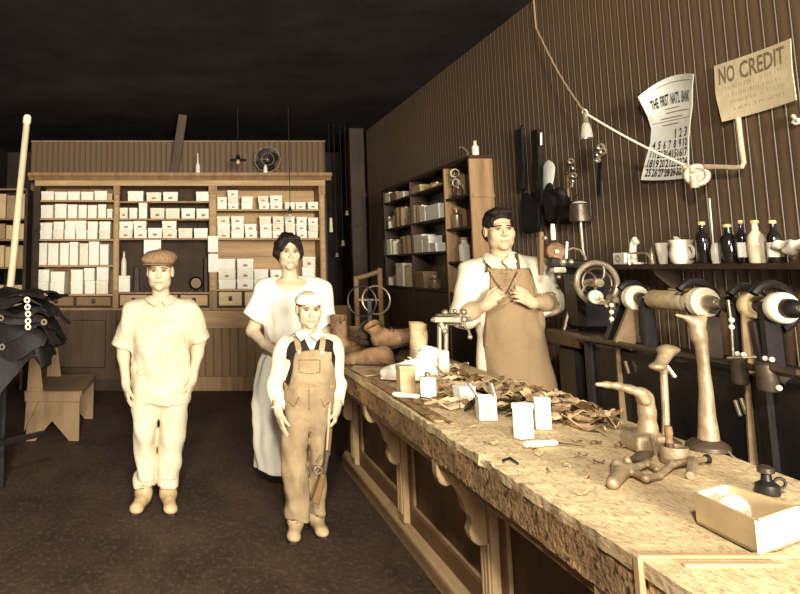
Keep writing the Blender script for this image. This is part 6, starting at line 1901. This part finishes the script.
# pipe bracket with round fixture
t = thing('gas_bracket', 'pale pipe bracket with a round valve fixture beside the calendar', 'pipe', at_x(742, 170, XW - .05))
MB().tube([at_x(738, 118, XW - .035), at_x(741, 145, XW - .04), at_x(743.5, 163, XW - .05), at_x(742, 167, XW - .06), at_x(735, 167.5, XW - .07), at_x(706, 166.5, XW - .09)], .011, 10).build('pipe', 'pipe', t)
fx_ = at_x(697, 175, 2.31)
MB().torus(fx_, (.5, 1, 0), .040, .013, 26, 10).build('ring', 'pipe', t)
MB().lathe([(.034, -.01), (.036, 0), (.03, .012)], fx_ + np.array((0, .01, 0)), (.5, 1, 0), 20).build('disc', 'iron', t)
for px, py, r in ((686, 168, .016), (689, 178, .020), (694, 184, .017), (685, 175, .013), (692, 170, .015)): MB().sphere(at_x(px, py, 2.29), r, 12, 8).build('knob', 'pipe', t)
MB().cyl(at_x(693, 176, 2.29), at_x(695, 188, 2.29), .016, .018, n=12).build('burner', 'pipe', t)
t = thing('wall_hook', 'small white peg on the wall under the card sign corner', 'hook', at_x(796, 122, XW - .03))
MB().tube([at_x(793, 116, XW - .02), at_x(796, 121, XW - .035), at_x(799, 120, XW - .04)], .008, 8).build('peg', 'felt', t)
MB().sphere(at_x(796, 122, XW - .03), (.014, .018, .012)).build('knob', 'felt', t)

# ================================================================== left side: bench, pole, hide stand
by = 5.95
def Bp(px, py, Y=by): return at_y(px, py, Y)
t = thing('bench', 'low wooden bench with notched end boards at the left', 'bench', (Bp(52, 440)[0], by + .4, 0))
x0, x1 = Bp(26, 430)[0], Bp(79, 430)[0]; zs_ = Bp(50, 392)[2]; nt = Bp(52, 421)[2]; xm = Bp(52, 421)[0]
for yy, nm in ((by, 'end_board'), (by + .85, 'end_board')):
    MB().prism([(x0, 0), (x0 + (xm - x0) * .36, 0), (xm, nt), (x1 - (x1 - xm) * .36, 0), (x1, 0), (x1, zs_ - .03), (x0, zs_ - .03)], (0, yy, 0), (1, 0, 0), (0, 0, 1), -.03).build(nm, 'bench_wood', t, bevel=.003)
MB().bx(x0 - .02, x1 + .02, by - .02, by + .90, zs_ - .03, zs_ + .012).build('seat', 'bench_wood', t, bevel=.004)
MB().bx(x0 - .01, x1 + .01, by - .045, by - .02, zs_ - .07, zs_ + .010).build('seat_rail', 'bench_wood', t, bevel=.004)
ztop = Bp(33, 345)[2]
for yy in (by - .005, by + .80):
    MB().prism([(x0 - .01, zs_ * .2), (x0 + .14, zs_ + .01), (x0 + .085, ztop), (x0 + .02, ztop)], (0, yy, 0), (1, 0, 0), (0, 0, 1), .03).build('back_post', 'bench_wood', t, bevel=.003)
MB().bx(x0 + .02, x0 + .05, by + .03, by + .80, zs_ + .12, zs_ + .20).build('back_slat', 'dark_wood', t, bevel=.003)
# leaning pole
P0, P1 = at_y(27, 121, 5.1), at_y(9, 300, 5.03)
d_ = unit_v(P1 - P0); P2 = P1 + d_ * (P1[2] / -d_[2])
t = thing('pole', 'long pale pole leaning upright at the left edge', 'pole', (P2[0], P2[1], 0))
MB().cyl(P0, P2 + np.array((0, 0, .0)), .024, .030, n=14).build('shaft', 'pole_paint', t)
MB().lathe([(.026, -.02), (.030, -.015), (.030, .03), (.02, .045)], P0, P0 - P2, 14).build('ferrule', 'felt', t)
# stand heaped with dark hides
hy = 4.5
def Hp(px, py, dy=0): return at_y(px, py, hy + dy)
t = thing('hide_stand', 'dark iron stand with pale splayed legs at the left edge', 'stand', (Hp(15, 400)[0], hy, 0))
zt_ = Hp(20, 345)[2]
MB().bx(Hp(-40, 340)[0], Hp(48, 340)[0], hy - .2, hy + .22, zt_ - .04, zt_).build('table', 'iron_dark', t, bevel=.006)
for px, dx, dy, mt in ((2, -.10, -.16, 'mid_wood'), (-30, -.05, -.12, 'leather_black'), (2, -.10, .16, 'leather_black'), (4, .0, .18, 'leather_black')):
    a = Hp(px, 350, dy)
    MB().bar((a[0], hy + dy, zt_ - .04), (a[0] + dx, hy + dy * 1.1, 0), .05, .035, (0, 1, 0)).build('leg', mt, t, bevel=.004)
MB().bar((Hp(2, 390)[0] - .04, hy - .16, .35), (Hp(40, 390)[0], hy + .18, .35), .03, .03).build('stretcher', 'iron_dark', t)
def hide(cpx, w, d, z, drop_r, drop_f, seed, label, cy=0.0, rz=0.0, material='leather_black'):
    r = random.Random(seed); c0 = Hp(cpx, 330); n, m = 22, 22
    ph = [r.uniform(0, 6) for _ in range(8)]
    P = []
    for i in range(n):
        row = []
        for j in range(m):
            u, v = i / (n - 1) - .5, j / (m - 1) - .5
            rag = 1 + .16 * math.sin(7 * u + ph[0]) * abs(v) * 2 + .16 * math.sin(9 * v + ph[1]) * abs(u) * 2
            x, y = u * w * rag, v * d * rag
            xr, yr = x * math.cos(rz) - y * math.sin(rz), x * math.sin(rz) + y * math.cos(rz)
            ex = max(0, xr - (Hp(46, 340)[0] - c0[0])); ef = max(0, -(yr + cy) - .21)
            zz = z + .020 * math.sin(11 * x + ph[2]) * math.cos(9 * y + ph[3]) + .012 * math.sin(26 * x + 17 * y + ph[4])
            zz -= min(ex, .5) * drop_r + min(ef, .5) * drop_f
            xr -= ex * min(drop_r, 1) * .55; yr += ef * min(drop_f, 1) * .75
            yr += .02 * math.sin(14 * xr + ph[5]) * (ef > 0); xr += .02 * math.sin(14 * yr + ph[6]) * (ex > 0)
            row.append((c0[0] + xr, hy + cy + yr, zz))
        P.append(row)
    mb = MB(); mb.sheet(P, th=.012)
    return tag(mb.build('leather_hide', material, None, 60, origin=(c0[0], hy, zt_)), label, 'hide')
ZH = [zt_ + .05 + .045 * i for i in range(8)]
hide(4, .72, .72, ZH[0], 1.0, 1.6, 71, 'black hide lowest in the heap, hanging down the stand front')
hide(8, .66, .62, ZH[1], .9, 1.3, 72, 'black hide second lowest in the heap at the left edge', rz=.2)
hide(10, .70, .55, ZH[2], .8, 1.1, 73, 'black hide in the middle of the heap at the left edge', rz=-.15)
hide(4, .62, .60, ZH[3], .7, 1.0, 74, 'black hide just above the middle of the heap', rz=.3)
hide(10, .64, .52, ZH[4], .5, .8, 75, 'black hide drooping to the right near the heap top', rz=-.3)
hide(6, .56, .50, ZH[5], .4, .7, 76, 'black hide second from the top of the heap', rz=.15)
hide(5, .60, .44, ZH[6], .25, .5, 77, 'topmost black hide on the heap beside the pole', rz=-.1)
t = thing('glint_buckles', 'string of bright buckles added as glints on the black hides', 'buckles', Hp(26, 330, -.24))  # pale rings added to give the dark heap its glints
for i, (px, py) in enumerate(((27, 300), (27.5, 307), (28, 314), (28, 321), (28, 327), (44, 322), (1, 318), (2, 347))):
    MB().torus(Hp(px, py, -.30), (.2, 1, .2 * (-1) ** i), .014, .006, 14, 6).build('buckle', 'felt' if i < 5 else 'steel', t)

# ================================================================== back passage: post, chair, hoops
pa, pb_ = at_y(351, 200, 9.2), at_y(366, 200, 9.2)
t = struct('trim_1', MB().bx(pa[0], pb_[0], 9.2, 9.38, 0, ZC), 'dark_wood', bevel=.01)
for z in (1.0, 1.55, 1.95, 2.35): MB().bx(pa[0] - .004, pb_[0] + .004, 9.192, 9.38, z, z + .025).build('band', 'case_dark', t)
cy = 6.9
def Cp(px, py, dy=0): return at_y(px, py, cy + dy)
t = thing('chair', 'dark wooden chair standing beyond the boot heap in the passage', 'chair', (Cp(368, 380)[0], cy, 0))
xa, xb_ = Cp(357, 300)[0], Cp(381, 300)[0]; zt2 = Cp(380, 268)[2]; zse = .46
for x_ in (xa, xb_): MB().bar((x_, cy, 0), (x_, cy + .02, zt2 if x_ == xb_ else zt2 - .08), .045, .045, (0, 1, 0)).build('back_post', 'mid_wood', t, bevel=.008)
for x_ in (xa, xb_): MB().bar((x_, cy + .4, 0), (x_, cy + .4, zse), .04, .04, (0, 1, 0)).build('leg', 'dark_wood', t, bevel=.006)
MB().bx(xa - .02, xb_ + .02, cy - .02, cy + .44, zse - .03, zse + .01).build('seat', 'dark_wood', t, bevel=.008)
MB().tube([(xa, cy, zt2 - .10), ((xa + xb_) / 2, cy + .02, zt2 - .07), (xb_, cy, zt2 - .03)], .022, 10).build('top_rail', 'mid_wood', t)
for z in (.7, .85): MB().bar((xa, cy, z), (xb_, cy, z), .03, .02).build('slat', 'dark_wood', t)
hc = at_y(376, 300, 5.9)
t = thing('hoop_wheel', 'thin pale wheel rims standing behind the boot heap', 'wheel', (hc[0], 5.9, hc[2] - .12))
MB().torus(hc, (.55, 1, 0), .115, .007, 34, 8).build('rim', 'tin', t)
MB().torus(hc + np.array((-.11, .03, -.01)), (.75, 1, 0), .125, .006, 34, 8).build('rim', 'iron', t)
MB().bar((hc[0] - .05, 5.93, 0), (hc[0] - .05, 5.93, hc[2]), .03, .03, (0, 1, 0)).build('stand', 'iron_dark', t)
MB().bar((hc[0] - .14, 5.93, hc[2]), (hc[0] + .04, 5.93, hc[2]), .016, .016).build('axle', 'iron', t)
for i, (px, py, L, mt) in enumerate(((331, 225, .18, 'felt'), (347, 213, .06, 'steel'), (343, 243, .07, 'tin'), (337, 255, .05, 'tin'))):
    p = at_y(px, py, 8.95)
    o = MB().tube([p + (0, 0, L / 2), p, p - (0, 0, L / 2)], .016, 8, r2=.024)
    t = thing('hanging_tool', ['white tool hanging in the dark passage beside the bookcase', 'bright small hook high in the dark passage', 'dull small tool hanging at mid height in the passage', 'lowest dull tool hanging in the dark passage'][i], 'tool', p - (0, 0, L / 2))
    o.build('handle', mt, t)
    MB().cyl(p + (0, 0, L / 2), (p[0], p[1], ZC), .003, n=5).build('string', 'cord_dark', t)
MB().bx(1.70, XW, 9.75, 9.8, 0, .9).build('low_partition', 'case_base')
bpy.data.objects['low_partition']['kind'] = 'structure'; bpy.data.objects['low_partition'].name = 'trim_2'
